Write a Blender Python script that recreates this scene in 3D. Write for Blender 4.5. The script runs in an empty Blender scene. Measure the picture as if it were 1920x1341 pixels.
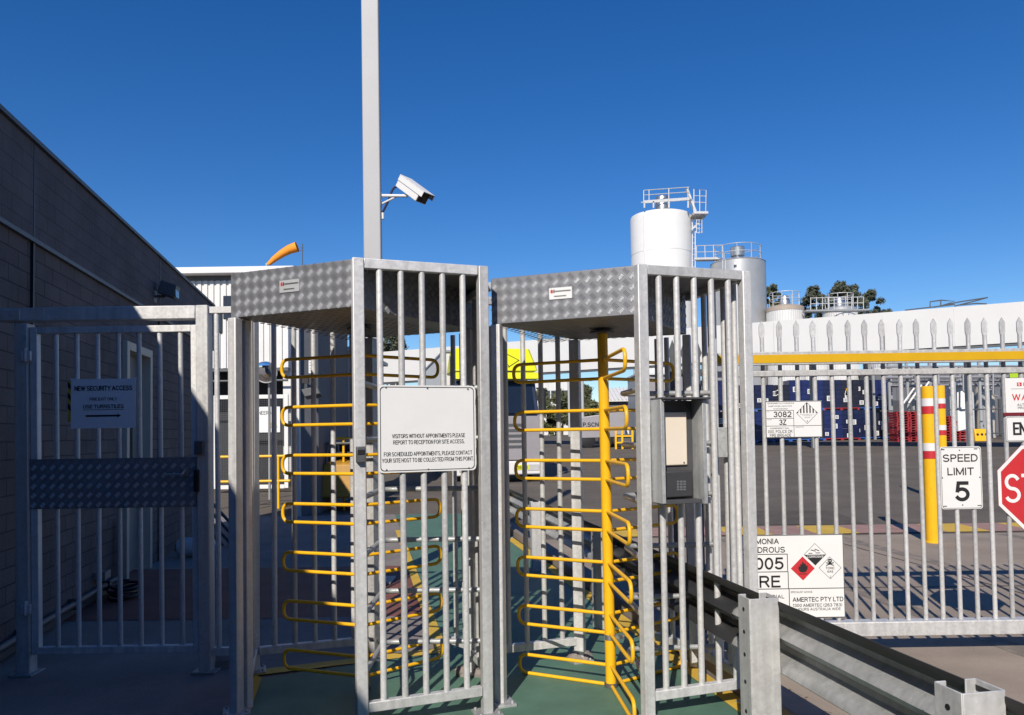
import bpy, bmesh, math, random
from mathutils import Vector, Matrix
random.seed(7)
R = math.radians
sc = bpy.context.scene
col = sc.collection

# ---------------------------------------------------------------- camera
CAM = Vector((0, 0, 1.5))
FPX, CX, CY = 1387.0, 960.0, 764.0            # lens in photo pixels (1920 wide)
PITCH, ROLL = R(2.0), -0.015
_f = Vector((0, math.cos(PITCH), math.sin(PITCH)))
_r0 = Vector((1, 0, 0)); _u0 = _r0.cross(_f)
_r = _r0 * math.cos(ROLL) + _u0 * math.sin(ROLL)
_u = -_r0 * math.sin(ROLL) + _u0 * math.cos(ROLL)
cam = bpy.data.cameras.new("camera")
cam.sensor_width = 36; cam.lens = FPX / 1920 * 36
cam.shift_y = (CY - 670.5) / 1920
cam.clip_end = 3000; cam.clip_start = 0.05
co = bpy.data.objects.new("camera", cam); col.objects.link(co)
m3 = Matrix((_r, _u, -_f)).transposed()
co.matrix_world = Matrix.Translation(CAM) @ m3.to_4x4()
sc.camera = co

# ---------------------------------------------------------------- light
SUN = Vector((-0.375, -1.40, 1.0)).normalized()       # towards the sun
elev = math.asin(SUN.z)
w = bpy.data.worlds.new("World"); sc.world = w; w.use_nodes = True
nt = w.node_tree
sky = nt.nodes.new("ShaderNodeTexSky"); sky.sky_type = 'NISHITA'; sky.sun_disc = False
sky.sun_elevation = elev
sky.sun_rotation = math.atan2(SUN.x, SUN.y)
sky.altitude = 0; sky.air_density = 1.0; sky.dust_density = 0.05; sky.ozone_density = 5.0
bg = nt.nodes["Background"]; bg.inputs[1].default_value = 0.112
hsv = nt.nodes.new("ShaderNodeHueSaturation"); hsv.inputs["Saturation"].default_value = 1.28; hsv.inputs["Hue"].default_value = .510
nt.links.new(sky.outputs[0], hsv.inputs["Color"]); nt.links.new(hsv.outputs[0], bg.inputs[0])
sl = bpy.data.lights.new("sun", 'SUN'); sl.energy = 5.0; sl.angle = R(0.5); sl.color = (1, .925, .82)
so = bpy.data.objects.new("sun", sl); col.objects.link(so)
so.rotation_euler = SUN.to_track_quat('Z', 'Y').to_euler()
sc.view_settings.view_transform = 'Standard'; sc.view_settings.look = 'None'
sc.view_settings.exposure = 0.0; sc.view_settings.gamma = 1

# ---------------------------------------------------------------- pixel -> world
def ray(px, py): return _r * ((px - CX) / FPX) + _u * (-(py - CY) / FPX) + _f
def at(px, py, Y):
    d = ray(px, py); return CAM + d * (Y / d.y)
def gnd(px, py, z=0.0):
    d = ray(px, py); return CAM + d * ((z - CAM.z) / d.z)
class PF:                                            # upright plane through p0 along r
    def __init__(s, p0, r, up=Vector((0, 0, 1))):
        s.p = Vector(p0); s.r = Vector(r).normalized(); s.u = Vector(up).normalized(); s.n = s.r.cross(s.u)
        if s.n.dot(CAM - s.p) < 0: s.n = -s.n
    def uv(s, px, py):
        d = ray(px, py); q = CAM + d * ((s.p - CAM).dot(s.n) / d.dot(s.n)) - s.p
        return q.dot(s.r), q.dot(s.u)
    def pt(s, a, b, o=0.0): return s.p + s.r * a + s.u * b + s.n * o
def zt(Y): return 0.0 if Y < 14.2 else 0.0215 * (min(Y, 70) - 14.2)

# ---------------------------------------------------------------- mesh builder
ORG = {}
def fillet(pts, rad, n=5):
    out = [Vector(pts[0])]
    for a, b, c in zip(pts, pts[1:], pts[2:]):
        a, b, c = Vector(a), Vector(b), Vector(c)
        d0 = (a - b); d1 = (c - b); l = min(rad, d0.length * .49, d1.length * .49)
        p0 = b + d0.normalized() * l; p1 = b + d1.normalized() * l
        for i in range(n + 1):
            t = i / n; out.append(p0 * (1 - t) ** 2 + b * 2 * t * (1 - t) + p1 * t * t)
    out.append(Vector(pts[-1])); return out
class MB:
    def __init__(s): s.bm = bmesh.new()
    def hexa(s, v):
        v = [s.bm.verts.new(p) for p in v]
        for f in ((0, 3, 2, 1), (4, 5, 6, 7), (0, 1, 5, 4), (1, 2, 6, 5), (2, 3, 7, 6), (3, 0, 4, 7)):
            s.bm.faces.new([v[i] for i in f])
        return s
    def obox(s, c, a, b, d):                         # half axes
        c, a, b, d = Vector(c), Vector(a), Vector(b), Vector(d)
        return s.hexa([c - a - b - d, c + a - b - d, c + a + b - d, c - a + b - d, c - a - b + d, c + a - b + d, c + a + b + d, c - a + b + d])
    def box(s, x0, x1, y0, y1, z0, z1):
        return s.obox(((x0 + x1) / 2, (y0 + y1) / 2, (z0 + z1) / 2), ((x1 - x0) / 2, 0, 0), (0, (y1 - y0) / 2, 0), (0, 0, (z1 - z0) / 2))
    def beam(s, p0, p1, wd, dp, side=None):          # wd along side, dp along the third axis
        p0, p1 = Vector(p0), Vector(p1); t = (p1 - p0)
        sd = Vector(side) if side else (t.cross(Vector((0, 0, 1))) if abs(t.normalized().z) < .95 else Vector((1, 0, 0)))
        sd = (sd - t * (sd.dot(t) / t.dot(t))).normalized(); th = t.cross(sd).normalized()
        return s.obox((p0 + p1) / 2, sd * wd / 2, th * dp / 2, t / 2)
    def tube(s, pts, r, seg=10, caps=True, closed=False):
        pts = [Vector(p) for p in pts]; n = len(pts); rings = []; nor = None
        for i, p in enumerate(pts):
            if closed: t = pts[(i + 1) % n] - pts[i - 1]
            else: t = pts[min(i + 1, n - 1)] - pts[max(i - 1, 0)]
            t.normalize()
            if nor is None: nor = t.orthogonal().normalized()
            nor = (nor - t * nor.dot(t)).normalized(); b = t.cross(nor)
            rr = r[i] if isinstance(r, (list, tuple)) else r
            rings.append([s.bm.verts.new(p + (nor * math.cos(k * 2 * math.pi / seg) + b * math.sin(k * 2 * math.pi / seg)) * rr) for k in range(seg)])
        for i in range(n if closed else n - 1):
            a, c = rings[i], rings[(i + 1) % n]
            for k in range(seg): s.bm.faces.new((a[k], a[(k + 1) % seg], c[(k + 1) % seg], c[k]))
        if caps and not closed:
            s.bm.faces.new(rings[0][::-1]); s.bm.faces.new(rings[-1])
        return s
    def lathe(s, c, prof, seg=32, ax=Vector((0, 0, 1))):
        c = Vector(c); ax = Vector(ax).normalized(); e = ax.orthogonal().normalized(); g = ax.cross(e); rings = []
        for r, z in prof:
            if r < 1e-5: rings.append([s.bm.verts.new(c + ax * z)])
            else: rings.append([s.bm.verts.new(c + ax * z + (e * math.cos(k * 2 * math.pi / seg) + g * math.sin(k * 2 * math.pi / seg)) * r) for k in range(seg)])
        for a, b in zip(rings, rings[1:]):
            for k in range(seg):
                q = [a[k % len(a)], a[(k + 1) % len(a)], b[(k + 1) % len(b)], b[k % len(b)]]
                q = list(dict.fromkeys(q))
                if len(q) > 2: s.bm.faces.new(q)
        return s
    def prism(s, poly, off):
        off = Vector(off); a = [s.bm.verts.new(Vector(p)) for p in poly]; b = [s.bm.verts.new(Vector(p) + off) for p in poly]; n = len(a)
        s.bm.faces.new(a[::-1]); s.bm.faces.new(b)
        for i in range(n): s.bm.faces.new((a[i], a[(i + 1) % n], b[(i + 1) % n], b[i]))
        return s
    def poly(s, pts): s.bm.faces.new([s.bm.verts.new(Vector(p)) for p in pts]); return s
    def build(s, name, m, parent=None, bevel=0, smooth=True, uv=None, recalc=True):
        if recalc: bmesh.ops.recalc_face_normals(s.bm, faces=s.bm.faces)
        o0 = ORG.get(parent.name, Vector()) if parent else Vector()
        me = bpy.data.meshes.new(name)
        if uv:
            L = s.bm.loops.layers.uv.new("UVMap")
            for f in s.bm.faces:
                for l in f.loops: l[L].uv = uv(l.vert.co)
        for v in s.bm.verts: v.co -= o0
        s.bm.to_mesh(me); s.bm.free()
        me.materials.append(m)
        if smooth:
            me.polygons.foreach_set("use_smooth", [True] * len(me.polygons)); me.set_sharp_from_angle(angle=R(38))
        o = bpy.data.objects.new(name, me); col.objects.link(o)
        if parent: o.parent = parent; ORG[o.name] = o0
        else: ORG[o.name] = Vector()
        if bevel:
            b = o.modifiers.new("bevel", 'BEVEL'); b.width = bevel; b.segments = 2; b.limit_method = 'ANGLE'; b.angle_limit = R(50)
        return o
def tag(o, label=None, cat=None, group=None, kind=None):
    if label: o['label'] = label
    if cat: o['category'] = cat
    if group: o['group'] = group
    if kind: o['kind'] = kind
    return o
def thing(name, label, cat, loc, group=None):
    o = bpy.data.objects.new(name, None); o.empty_display_size = .1; col.objects.link(o); o.location = loc
    ORG[o.name] = Vector(loc); return tag(o, label, cat, group)
def dup(root, loc, label=None):
    r = root.copy(); col.objects.link(r); r.location = loc
    if label: r['label'] = label
    for ch in list(root.children):
        c = ch.copy(); col.objects.link(c); c.parent = r
        for g in list(ch.children):
            d = g.copy(); col.objects.link(d); d.parent = c
    return r

# ---------------------------------------------------------------- materials
def mat(name, c, rough=.6, metal=0.0, var=.12, scale=8.0, bump=0.0, bscale=60.0, spots=None, stretch=None, spec=None):
    m = bpy.data.materials.new(name); m.use_nodes = True; t = m.node_tree; N = t.nodes; L = t.links; p = N["Principled BSDF"]
    p.inputs["Roughness"].default_value = rough; p.inputs["Metallic"].default_value = metal
    if spec is not None: p.inputs["Specular IOR Level"].default_value = spec
    tc = N.new("ShaderNodeTexCoord"); src = tc.outputs["Object"]
    if stretch:
        mp = N.new("ShaderNodeMapping"); mp.inputs["Scale"].default_value = stretch; L.new(src, mp.inputs[0]); src = mp.outputs[0]
    nz = N.new("ShaderNodeTexNoise"); nz.inputs["Scale"].default_value = scale; nz.inputs["Detail"].default_value = 7; nz.inputs["Roughness"].default_value = .65
    L.new(src, nz.inputs["Vector"])
    rp = N.new("ShaderNodeValToRGB"); rp.color_ramp.elements[0].position = .3; rp.color_ramp.elements[1].position = .7
    lo = [max(0, x * (1 - var)) for x in c]; hi = [min(1, x * (1 + var)) for x in c]
    rp.color_ramp.elements[0].color = (*lo, 1); rp.color_ramp.elements[1].color = (*hi, 1)
    L.new(nz.outputs["Fac"], rp.inputs[0]); out = rp.outputs[0]
    if spots:                                        # (colour, scale, threshold)
        n2 = N.new("ShaderNodeTexNoise"); n2.inputs["Scale"].default_value = spots[1]; n2.inputs["Detail"].default_value = 8; n2.inputs["Roughness"].default_value = .7
        L.new(src, n2.inputs["Vector"])
        r2 = N.new("ShaderNodeValToRGB"); r2.color_ramp.elements[0].position = spots[2]; r2.color_ramp.elements[1].position = min(1, spots[2] + .14)
        L.new(n2.outputs["Fac"], r2.inputs[0])
        mx = N.new("ShaderNodeMixRGB"); L.new(r2.outputs[0], mx.inputs[0]); L.new(out, mx.inputs[1]); mx.inputs[2].default_value = (*spots[0], 1); out = mx.outputs[0]
    L.new(out, p.inputs["Base Color"])
    if bump:
        n3 = N.new("ShaderNodeTexNoise"); n3.inputs["Scale"].default_value = bscale; n3.inputs["Detail"].default_value = 6
        L.new(src, n3.inputs["Vector"])
        b = N.new("ShaderNodeBump"); b.inputs["Strength"].default_value = bump; b.inputs["Distance"].default_value = .01
        L.new(n3.outputs["Fac"], b.inputs["Height"]); L.new(b.outputs[0], p.inputs["Normal"])
    return m
def galvmat(name, c, metal, rough):
    m = mat(name, c, rough, metal, .08, 14, .05, 90, spots=((c[0] * .72, c[1] * .72, c[2] * .74), 9, .6))
    t = m.node_tree; N = t.nodes; L = t.links; p = N["Principled BSDF"]
    vo = N.new("ShaderNodeTexVoronoi"); vo.inputs["Scale"].default_value = 70
    tc = [n for n in N if n.type == 'TEX_COORD'][0]; L.new(tc.outputs["Object"], vo.inputs["Vector"])
    mr = N.new("ShaderNodeMapRange"); mr.inputs[3].default_value = rough - .1; mr.inputs[4].default_value = rough + .14
    L.new(vo.outputs["Color"], mr.inputs[0]); L.new(mr.outputs[0], p.inputs["Roughness"])
    hs = N.new("ShaderNodeMixRGB"); hs.blend_type = 'MULTIPLY'; hs.inputs[0].default_value = .14
    src = p.inputs["Base Color"].links[0].from_socket
    L.new(src, hs.inputs[1]); L.new(vo.outputs["Color"], hs.inputs[2]); 
    bw = N.new("ShaderNodeRGBToBW"); L.new(vo.outputs["Color"], bw.inputs[0]); L.new(bw.outputs[0], hs.inputs[2])
    oi = N.new("ShaderNodeObjectInfo"); mv = N.new("ShaderNodeMapRange"); mv.inputs[3].default_value = .80; mv.inputs[4].default_value = 1.06; L.new(oi.outputs["Random"], mv.inputs[0])
    st = N.new("ShaderNodeTexNoise"); st.inputs["Scale"].default_value = 1.0; mp = N.new("ShaderNodeMapping"); mp.inputs["Scale"].default_value = (26, 26, 1.1)
    L.new(tc.outputs["Object"], mp.inputs[0]); L.new(mp.outputs[0], st.inputs["Vector"]); ms = N.new("ShaderNodeMapRange"); ms.inputs[1].default_value = .35; ms.inputs[2].default_value = .7; ms.inputs[3].default_value = 1.05; ms.inputs[4].default_value = .84
    L.new(st.outputs["Fac"], ms.inputs[0]); mm = N.new("ShaderNodeMath"); mm.operation = 'MULTIPLY'; L.new(mv.outputs[0], mm.inputs[0]); L.new(ms.outputs[0], mm.inputs[1])
    h2 = N.new("ShaderNodeMixRGB"); h2.blend_type = 'MULTIPLY'; h2.inputs[0].default_value = 1; L.new(hs.outputs[0], h2.inputs[1]); L.new(mm.outputs[0], h2.inputs[2])
    L.new(h2.outputs[0], p.inputs["Base Color"]); return m
def brickmat(name, c1, c2, mortar, bw, bh, ms, rough=.9):
    m = bpy.data.materials.new(name); m.use_nodes = True; t = m.node_tree; N = t.nodes; L = t.links; p = N["Principled BSDF"]
    p.inputs["Roughness"].default_value = rough
    tc = N.new("ShaderNodeTexCoord"); br = N.new("ShaderNodeTexBrick")
    for k, v in (("Color1", (*c1, 1)), ("Color2", (*c2, 1)), ("Mortar", (*mortar, 1)), ("Scale", 1.0), ("Mortar Size", ms), ("Mortar Smooth", .3), ("Bias", 0.0), ("Brick Width", bw), ("Row Height", bh)):
        br.inputs[k].default_value = v
    nd = N.new("ShaderNodeTexNoise"); nd.inputs["Scale"].default_value = 2.2; L.new(tc.outputs["UV"], nd.inputs["Vector"])
    ms_ = N.new("ShaderNodeMixRGB"); ms_.blend_type = 'ADD'; ms_.inputs[0].default_value = .014
    L.new(tc.outputs["UV"], ms_.inputs[1]); L.new(nd.outputs["Color"], ms_.inputs[2]); L.new(ms_.outputs[0], br.inputs["Vector"])
    nz = N.new("ShaderNodeTexNoise"); nz.inputs["Scale"].default_value = 1.3; nz.inputs["Detail"].default_value = 8; nz.inputs["Roughness"].default_value = .7
    L.new(tc.outputs["UV"], nz.inputs["Vector"])
    mr = N.new("ShaderNodeMapRange"); mr.inputs[1].default_value = .3; mr.inputs[2].default_value = .7; mr.inputs[3].default_value = .65; mr.inputs[4].default_value = 1.2
    L.new(nz.outputs["Fac"], mr.inputs[0])
    mx = N.new("ShaderNodeMixRGB"); mx.blend_type = 'MULTIPLY'; mx.inputs[0].default_value = 1
    L.new(br.outputs["Color"], mx.inputs[1]); L.new(mr.outputs[0], mx.inputs[2]); L.new(mx.outputs[0], p.inputs["Base Color"])
    n3 = N.new("ShaderNodeTexNoise"); n3.inputs["Scale"].default_value = 45; L.new(tc.outputs["UV"], n3.inputs["Vector"])
    ad = N.new("ShaderNodeMath"); ad.operation = 'MULTIPLY_ADD'; L.new(br.outputs["Fac"], ad.inputs[0]); ad.inputs[1].default_value = -1.2; L.new(n3.outputs["Fac"], ad.inputs[2])
    b = N.new("ShaderNodeBump"); b.inputs["Strength"].default_value = .6; b.inputs["Distance"].default_value = .01
    L.new(ad.outputs[0], b.inputs["Height"]); L.new(b.outputs[0], p.inputs["Normal"]); return m

galv = galvmat("galvanised_steel", (.66, .66, .655), .2, .45)
rail_galv = galvmat("weathered_rail_steel", (.43, .435, .43), .35, .5)
galv_dull = galvmat("galvanised_plate", (.46, .475, .48), .35, .5)
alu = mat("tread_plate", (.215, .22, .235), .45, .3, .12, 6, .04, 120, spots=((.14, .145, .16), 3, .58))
alu_highlight = mat("tread_highlight", (.56, .57, .59), .30, .35, .1, 30)  # bright colour paints in the highlights caught by one lug direction
yellow = mat("yellow_powder_coat", (.85, .46, .012), .38, 0, .06, 9, .02, 90, spots=((.36, .17, .02), 30, .61))
steel = mat("brushed_steel", (.5, .5, .5), .35, .85, .08, 20)
dark_steel = mat("dark_grey_steel", (.10, .105, .11), .5, .2, .15, 20)
black = mat("black_plastic", (.012, .012, .014), .5, 0, .2, 30)
ink = mat("black_ink", (.012, .012, .014), .7, 0, .1, 30)
red_ink = mat("red_ink", (.55, .02, .025), .6, 0, .08, 30)
fascia_paint = mat("fascia_white_paint", (.63, .62, .60), .55, 0, .035, .5, spots=((.56, .54, .51), .4, .66))
white_sheet = mat("white_sign_sheet", (.74, .74, .73), .45, 0, .03, 5, spots=((.62, .61, .58), 4, .66))
paper = mat("white_paper", (.76, .77, .80), .8, 0, .03, 6)
stopred = mat("stop_sign_red", (.52, .028, .035), .45, 0, .06, 9)
white_paint = mat("white_paint", (.72, .71, .69), .55, 0, .03, 1.5, spots=((.70, .68, .64), 1.2, .68))
pole_paint = mat("pole_paint", (.43, .43, .43), .5, 0, .03, 3)
cream = mat("cream_plastic", (.76, .67, .55), .5, 0, .03, 8)
concrete = mat("concrete", (.235, .205, .19), .92, 0, .18, 1.6, .25, 70, spots=((.165, .148, .14), .9, .55))
asphalt = mat("asphalt", (.140, .120, .100), .95, 0, .2, .8, .4, 160, spots=((.19, .165, .14), 90, .6), spec=.15)
forecourt = mat("forecourt_concrete", (.31, .255, .205), .95, 0, .15, 1.2, .35, 130, spots=((.18, .15, .125), 120, .56), spec=.2)
green_floor = mat("green_floor_paint", (.085, .175, .125), .65, 0, .18, 3, .15, 80, spots=((.16, .22, .175), 14, .66))
red_floor = mat("red_floor_paint", (.20, .075, .055), .75, 0, .2, 2.5, .15, 80, spots=((.25, .14, .11), 9, .66))
pink_floor = mat("faded_pink_floor", (.34, .20, .165), .8, 0, .2, 3, .15, 80, spots=((.36, .27, .23), 8, .6))
yellow_line = mat("yellow_line_paint", (.62, .40, .05), .7, 0, .16, 5, .1, 80, spots=((.40, .30, .14), 16, .64))
# ================================================================ ground
def sheet(name, poly, z, m, kind='structure'):
    o = MB().poly([(x, y, z) for x, y in poly]).build(name, m, smooth=False); o['kind'] = kind
    if o.data.polygons[0].normal.z < 0: o.data.flip_normals()
    return o
g = MB(); ys = [-60, 14.2, 70, 1600]; xs = [-900, -30, 30, 900]
vs = [[g.bm.verts.new((x, y, zt(y))) for x in xs] for y in ys]
for i in range(3):
    for j in range(3): g.bm.faces.new((vs[i][j], vs[i][j + 1], vs[i + 1][j + 1], vs[i + 1][j]))
g.build("ground", asphalt, smooth=False)['kind'] = 'structure'
GL = lambda y, o=0: (.56 - .2 * y + o, y)            # left and right edge of the green walkway
GR = lambda y, o=0: (2.05 - .195 * y + o, y)
PL = lambda y, o=0: (-.53 - .225 * y + o, y)         # left edge of the green pad
sheet("concrete_floor", [(-14, -8), (2.0, -8), GR(14), (-14, 14)], .004, concrete)
sheet("forecourt", [(2.6, -8), (40, -8), (40, 10.4), GR(10.4, .25)], .005, forecourt)
sheet("red_floor_patch", [(-4.2, 6.15), GL(6.15), GL(8.5), (-4.6, 8.5)], .008, red_floor)
sheet("pink_floor_patch", [(-2.0, 5.35), GL(5.35, -.1), GL(6.15, -.1), (-2.0, 6.15)], .0085, concrete)
sheet("green_walkway", [PL(2.2), GR(2.2), GR(13.9), GL(13.9), GL(5.16), PL(4.62)], .012, green_floor)
for nm, pl in (("walkway_edge_line", [GL(5.2, -.09), GL(5.2), GL(11.6), GL(11.6, -.09)]),
               ("pad_edge_line", [PL(2.2, -.10), PL(2.2), PL(4.62), PL(4.74, -.10)]),
               ("pad_back_line", [PL(4.66, -.06), (-.47, 5.10), (-.47, 5.22), PL(4.76, -.10)]),
               ("kerb_line", [GR(2.2, -.11), GR(2.2), GR(13.9), GR(13.9, -.11)])):
    sheet(nm, pl, .016, yellow_line)
joint_m = mat("joint_sealant", (.10, .085, .075), .9)
for nm_, pl in (("paving_joint", [(1.5, 7.0), (20, 6.7), (20, 6.72), (1.5, 7.02)]), ("paving_joint", [(1.9, 3.2), (20, 2.9), (20, 2.92), (1.9, 3.22)]), ("paving_joint", [(5.0, 1), (4.2, 10.2), (4.22, 10.2), (5.02, 1)]), ("paving_joint", [(9.0, 1), (8.2, 10.2), (8.22, 10.2), (9.02, 1)])):
    sheet(nm_, pl, .009, joint_m)
tyre = mat("tyre_mark", (.20, .168, .138), .95, 0, .25, 3, spots=((.30, .25, .20), 6, .5))
for x_ in (3.3, 4.9, 7.2):
    sheet("tyre_mark", [(x_ + .4, 1.5), (x_ + .58, 1.5), (x_ + .1, 5.5), (x_ - .35, 10.3), (x_ - .53, 10.3), (x_ - .1, 5.5)], .0072, tyre)
patch = mat("asphalt_patch", (.11, .094, .08), .95, 0, .2, 2, .4, 150, spec=.15)
sheet("asphalt_patch", [(3.0, 11.7), (5.5, 11.6), (5.8, 13.6), (3.2, 13.8)], .006, patch)
# kerb below the guard rail
kb = MB()
kb.prism([(*GR(1.0, .02), .0), (*GR(13.5, .02), .0), (*GR(13.5, .02), .11), (*GR(1.0, .02), .11)], (.17, .03, 0))
kb.build("kerb", concrete, bevel=.012)['kind'] = 'structure'
# painted band of the speed hump
for i in range(26):
    x = 1.2 + i * .62
    mm = (yellow_line, pink_floor)[(i % 5) in (1, 2, 4)]
    sheet("hump_marking", [(x, 10.55 + .0 * i), (x + .62, 10.55), (x + .66, 11.45), (x + .04, 11.45)], .010, mm)

# ================================================================ left block wall
block = brickmat("grey_blockwork", (.125, .100, .104), (.148, .120, .118), (.062, .052, .054), .31, .125, .006)
render_m = mat("grey_cement_render", (.12, .108, .118), .9, 0, .16, 1.1, .2, 40, spots=((.14, .13, .14), .8, .58))
WD = Vector((-.2083, .978, 0)); WN = Vector((.978, .2083, 0)); W0 = Vector((-2.42, 0, 0))
def wl(s, t, z): return W0 + WD * s + WN * t + Vector((0, 0, z))
def wbox(mb, s0, s1, t0, t1, z0, z1):
    return mb.obox(wl((s0 + s1) / 2, (t0 + t1) / 2, (z0 + z1) / 2), WD * (s1 - s0) / 2, WN * (t1 - t0) / 2, Vector((0, 0, (z1 - z0) / 2)))
wuv = lambda p: ((p - W0).dot(WD), p.z)
WT = thing("block_building", "long shaded grey block building with a ledge along its face at the left", "building", wl(5, -.1, 0))
m_ = MB()
D0, D1, O0, O1, E = 7.93, 8.80, 10.3, 12.3, 12.9
for s0, s1, z0, z1 in ((-14, D0, 0, 3.0), (D0, D1, 2.47, 3.0), (D1, E, 0, 3.0)):
    wbox(m_, s0, s1, -.22, 0, z0, z1)
m_.build("wall", block, WT, uv=wuv, smooth=False)
m_ = MB(); m_.box(-12, 26, -15, -13.5, 0, 8.0); m_.build("added_sky_blocker", render_m, WT)  # unseen mass added behind the camera to hold back sky light
m_ = MB(); wbox(m_, -14, E, -.24, .018, 3.02, 3.74); m_.build("parapet", brickmat("painted_block_parapet", (.118, .103, .112), (.132, .114, .122), (.085, .075, .082), .31, .125, .005), WT, uv=wuv, smooth=False)
m_ = MB(); wbox(m_, -14, E, -.27, .045, 3.742, 3.775); m_.build("coping", dark_steel, WT)
m_ = MB(); wbox(m_, -14, E, -.10, .034, 2.985, 3.018); m_.build("ledge", dark_steel, WT)  # ledge strip, its dark colour stands in for the recess shadow line
m_ = MB()
for s in (2.0, 5.62, 9.3):
    wbox(m_, s, s + .025, -.01, .021, 0, 3.739)
m_.build("movement_joint", black, WT)
beige = mat("beige_frame_paint", (.50, .45, .38), .5, 0, .08, 6)
m_ = MB()
wbox(m_, D0 - .06, D0 + .03, -.12, .05, 0, 2.53); wbox(m_, D1 - .03, D1 + .06, -.12, .05, 0, 2.53); wbox(m_, D0 + .03, D1 - .03, -.12, .05, 2.44, 2.53)
m_.build("door_frame", beige, WT, bevel=.004)
m_ = MB(); wbox(m_, D0 + .032, D1 - .032, -.14, -.09, .02, 2.438)
dl = m_.build("door", mat("door_paint", (.24, .23, .22), .5, 0, .1, 3), WT, bevel=.004)
m_ = MB(); wbox(m_, D0 + .1, D0 + .62, -.089, -.083, 1.25, 2.15); m_.build("door_pane", mat("dark_glass", (.02, .022, .025), .08, 0, .1, 3), dl)
m_ = MB(); m_.tube(fillet([wl(D1 - .16, -.09, 1.02), wl(D1 - .16, -.03, 1.02), wl(D1 - .30, -.03, 1.02)], .02), .011); m_.build("handle", steel, dl)
m_ = MB(); m_.tube([wl(4.9, .05, .12), wl(D0 - .5, .05, .12)], .028); m_.tube(fillet([wl(D0 - .5, .05, .12), wl(D0 - .3, .05, .12), wl(D0 - .3, .05, .7)], .05), .028)
for s in (5.4, 6.4, 7.2): wbox(m_, s, s + .03, 0, .085, .07, .16)
m_.build("drain_pipe", dark_steel, WT)
m_ = MB(); wbox(m_, 4, D0 - .08, -.02, .022, .02, .10); m_.build("skirting", dark_steel, WT)
# flood light on the wall
FL = thing("wall_flood_light", "small dark flood light fixed under the parapet of the block building", "light", wl(9.1, 0, 3.2))
m_ = MB(); c = wl(9.1, .17, 3.30); m_.obox(c, WD * .10, WN * .09 + Vector((0, 0, -.03)), Vector((0, 0, .075)) + WN * .02); m_.build("housing", dark_steel, FL, bevel=.008)
m_ = MB(); m_.tube([wl(9.1, 0, 3.22), wl(9.1, .12, 3.22), wl(9.1, .16, 3.27)], .016); wbox(m_, 9.04, 9.16, 0, .02, 3.15, 3.29); m_.build("bracket", dark_steel, FL)
m_ = MB(); m_.obox(c + WN * .093 + Vector((0, 0, -.032)), WD * .085, WN * .004, Vector((0, 0, .06))); m_.build("lens", mat("lamp_glass", (.3, .3, .3), .1, 0, .05, 5), FL)
# bottle and hose by the door
BT = thing("plastic_drum", "white plastic container lying on the concrete beside the block building", "container", (-4.0, 9.35, 0))
m_ = MB(); a = Vector((-4.22, 9.35, .13)); m_.lathe(a, [(0, 0), (.10, .0), (.12, .03), (.12, .36), (.09, .42), (.045, .45), (.045, .5), (0, .5)], 24, Vector((1, .12, 0))); m_.build("body", mat("milky_plastic", (.62, .62, .62), .4, 0, .06, 8), BT)
m_ = MB(); m_.lathe(a, [(0, -.03), (.055, -.03), (.055, 0), (0, 0)], 20, Vector((1, .12, 0))); m_.build("cap", dark_steel, BT)
HR = thing("hose_coil", "black hose coiled against the foot of the block wall by the door", "hose", wl(7.1, .25, 0))
m_ = MB(); pts = []
for i in range(120):
    t = i / 119 * 2 * math.pi * 5; rr = .115 + .012 * math.sin(t * 1.7)
    pts.append(wl(7.1 + rr * 1.5 * math.cos(t), .24 + rr * math.sin(t), .022 + .020 * (i / 20) + .012 * math.sin(t * 1.3)))
m_.tube(pts, .013, 8); m_.build("hose", black, HR)
m_ = MB(); wbox(m_, 7.02, 7.18, 0, .10, .2, .27); m_.build("reel_bracket", steel, HR)

# ================================================================ tread plate pattern
def tread(mb, o, r, u, n, wdt, hgt, cell=.0300, h=.0034, par=1):
    o, r, u, n = Vector(o), Vector(r), Vector(u), Vector(n)
    nx, ny = int(wdt / cell), int(hgt / cell); ox, oy = (wdt - nx * cell) / 2, (hgt - ny * cell) / 2
    for i in range(nx):
        for j in range(ny):
            if i % 2 == par or j % 2 == par: continue
            c = o + r * (ox + (i + .5) * cell) + u * (oy + (j + .5) * cell)
            d = (r + u if par else r - u).normalized(); e = d.cross(n).normalized()
            for k in range(5):
                cc = c + e * ((k - 2) * cell * .25); L = cell * .52; wv = cell * .085
                b = [cc - d * L, cc - d * L * .4 - e * wv, cc + d * L * .4 - e * wv, cc + d * L, cc + d * L * .4 + e * wv, cc - d * L * .4 + e * wv]
                t0, t1 = mb.bm.verts.new(cc - d * L * .6 + n * h), mb.bm.verts.new(cc + d * L * .6 + n * h)
                v = [mb.bm.verts.new(p) for p in b]
                for f in ((v[0], v[1], t0), (v[1], v[2], t1, t0), (v[2], v[3], t1), (v[3], v[4], t1), (v[4], v[5], t0, t1), (v[5], v[0], t0)):
                    mb.bm.faces.new(f)
UP = Vector((0, 0, 1))

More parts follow.
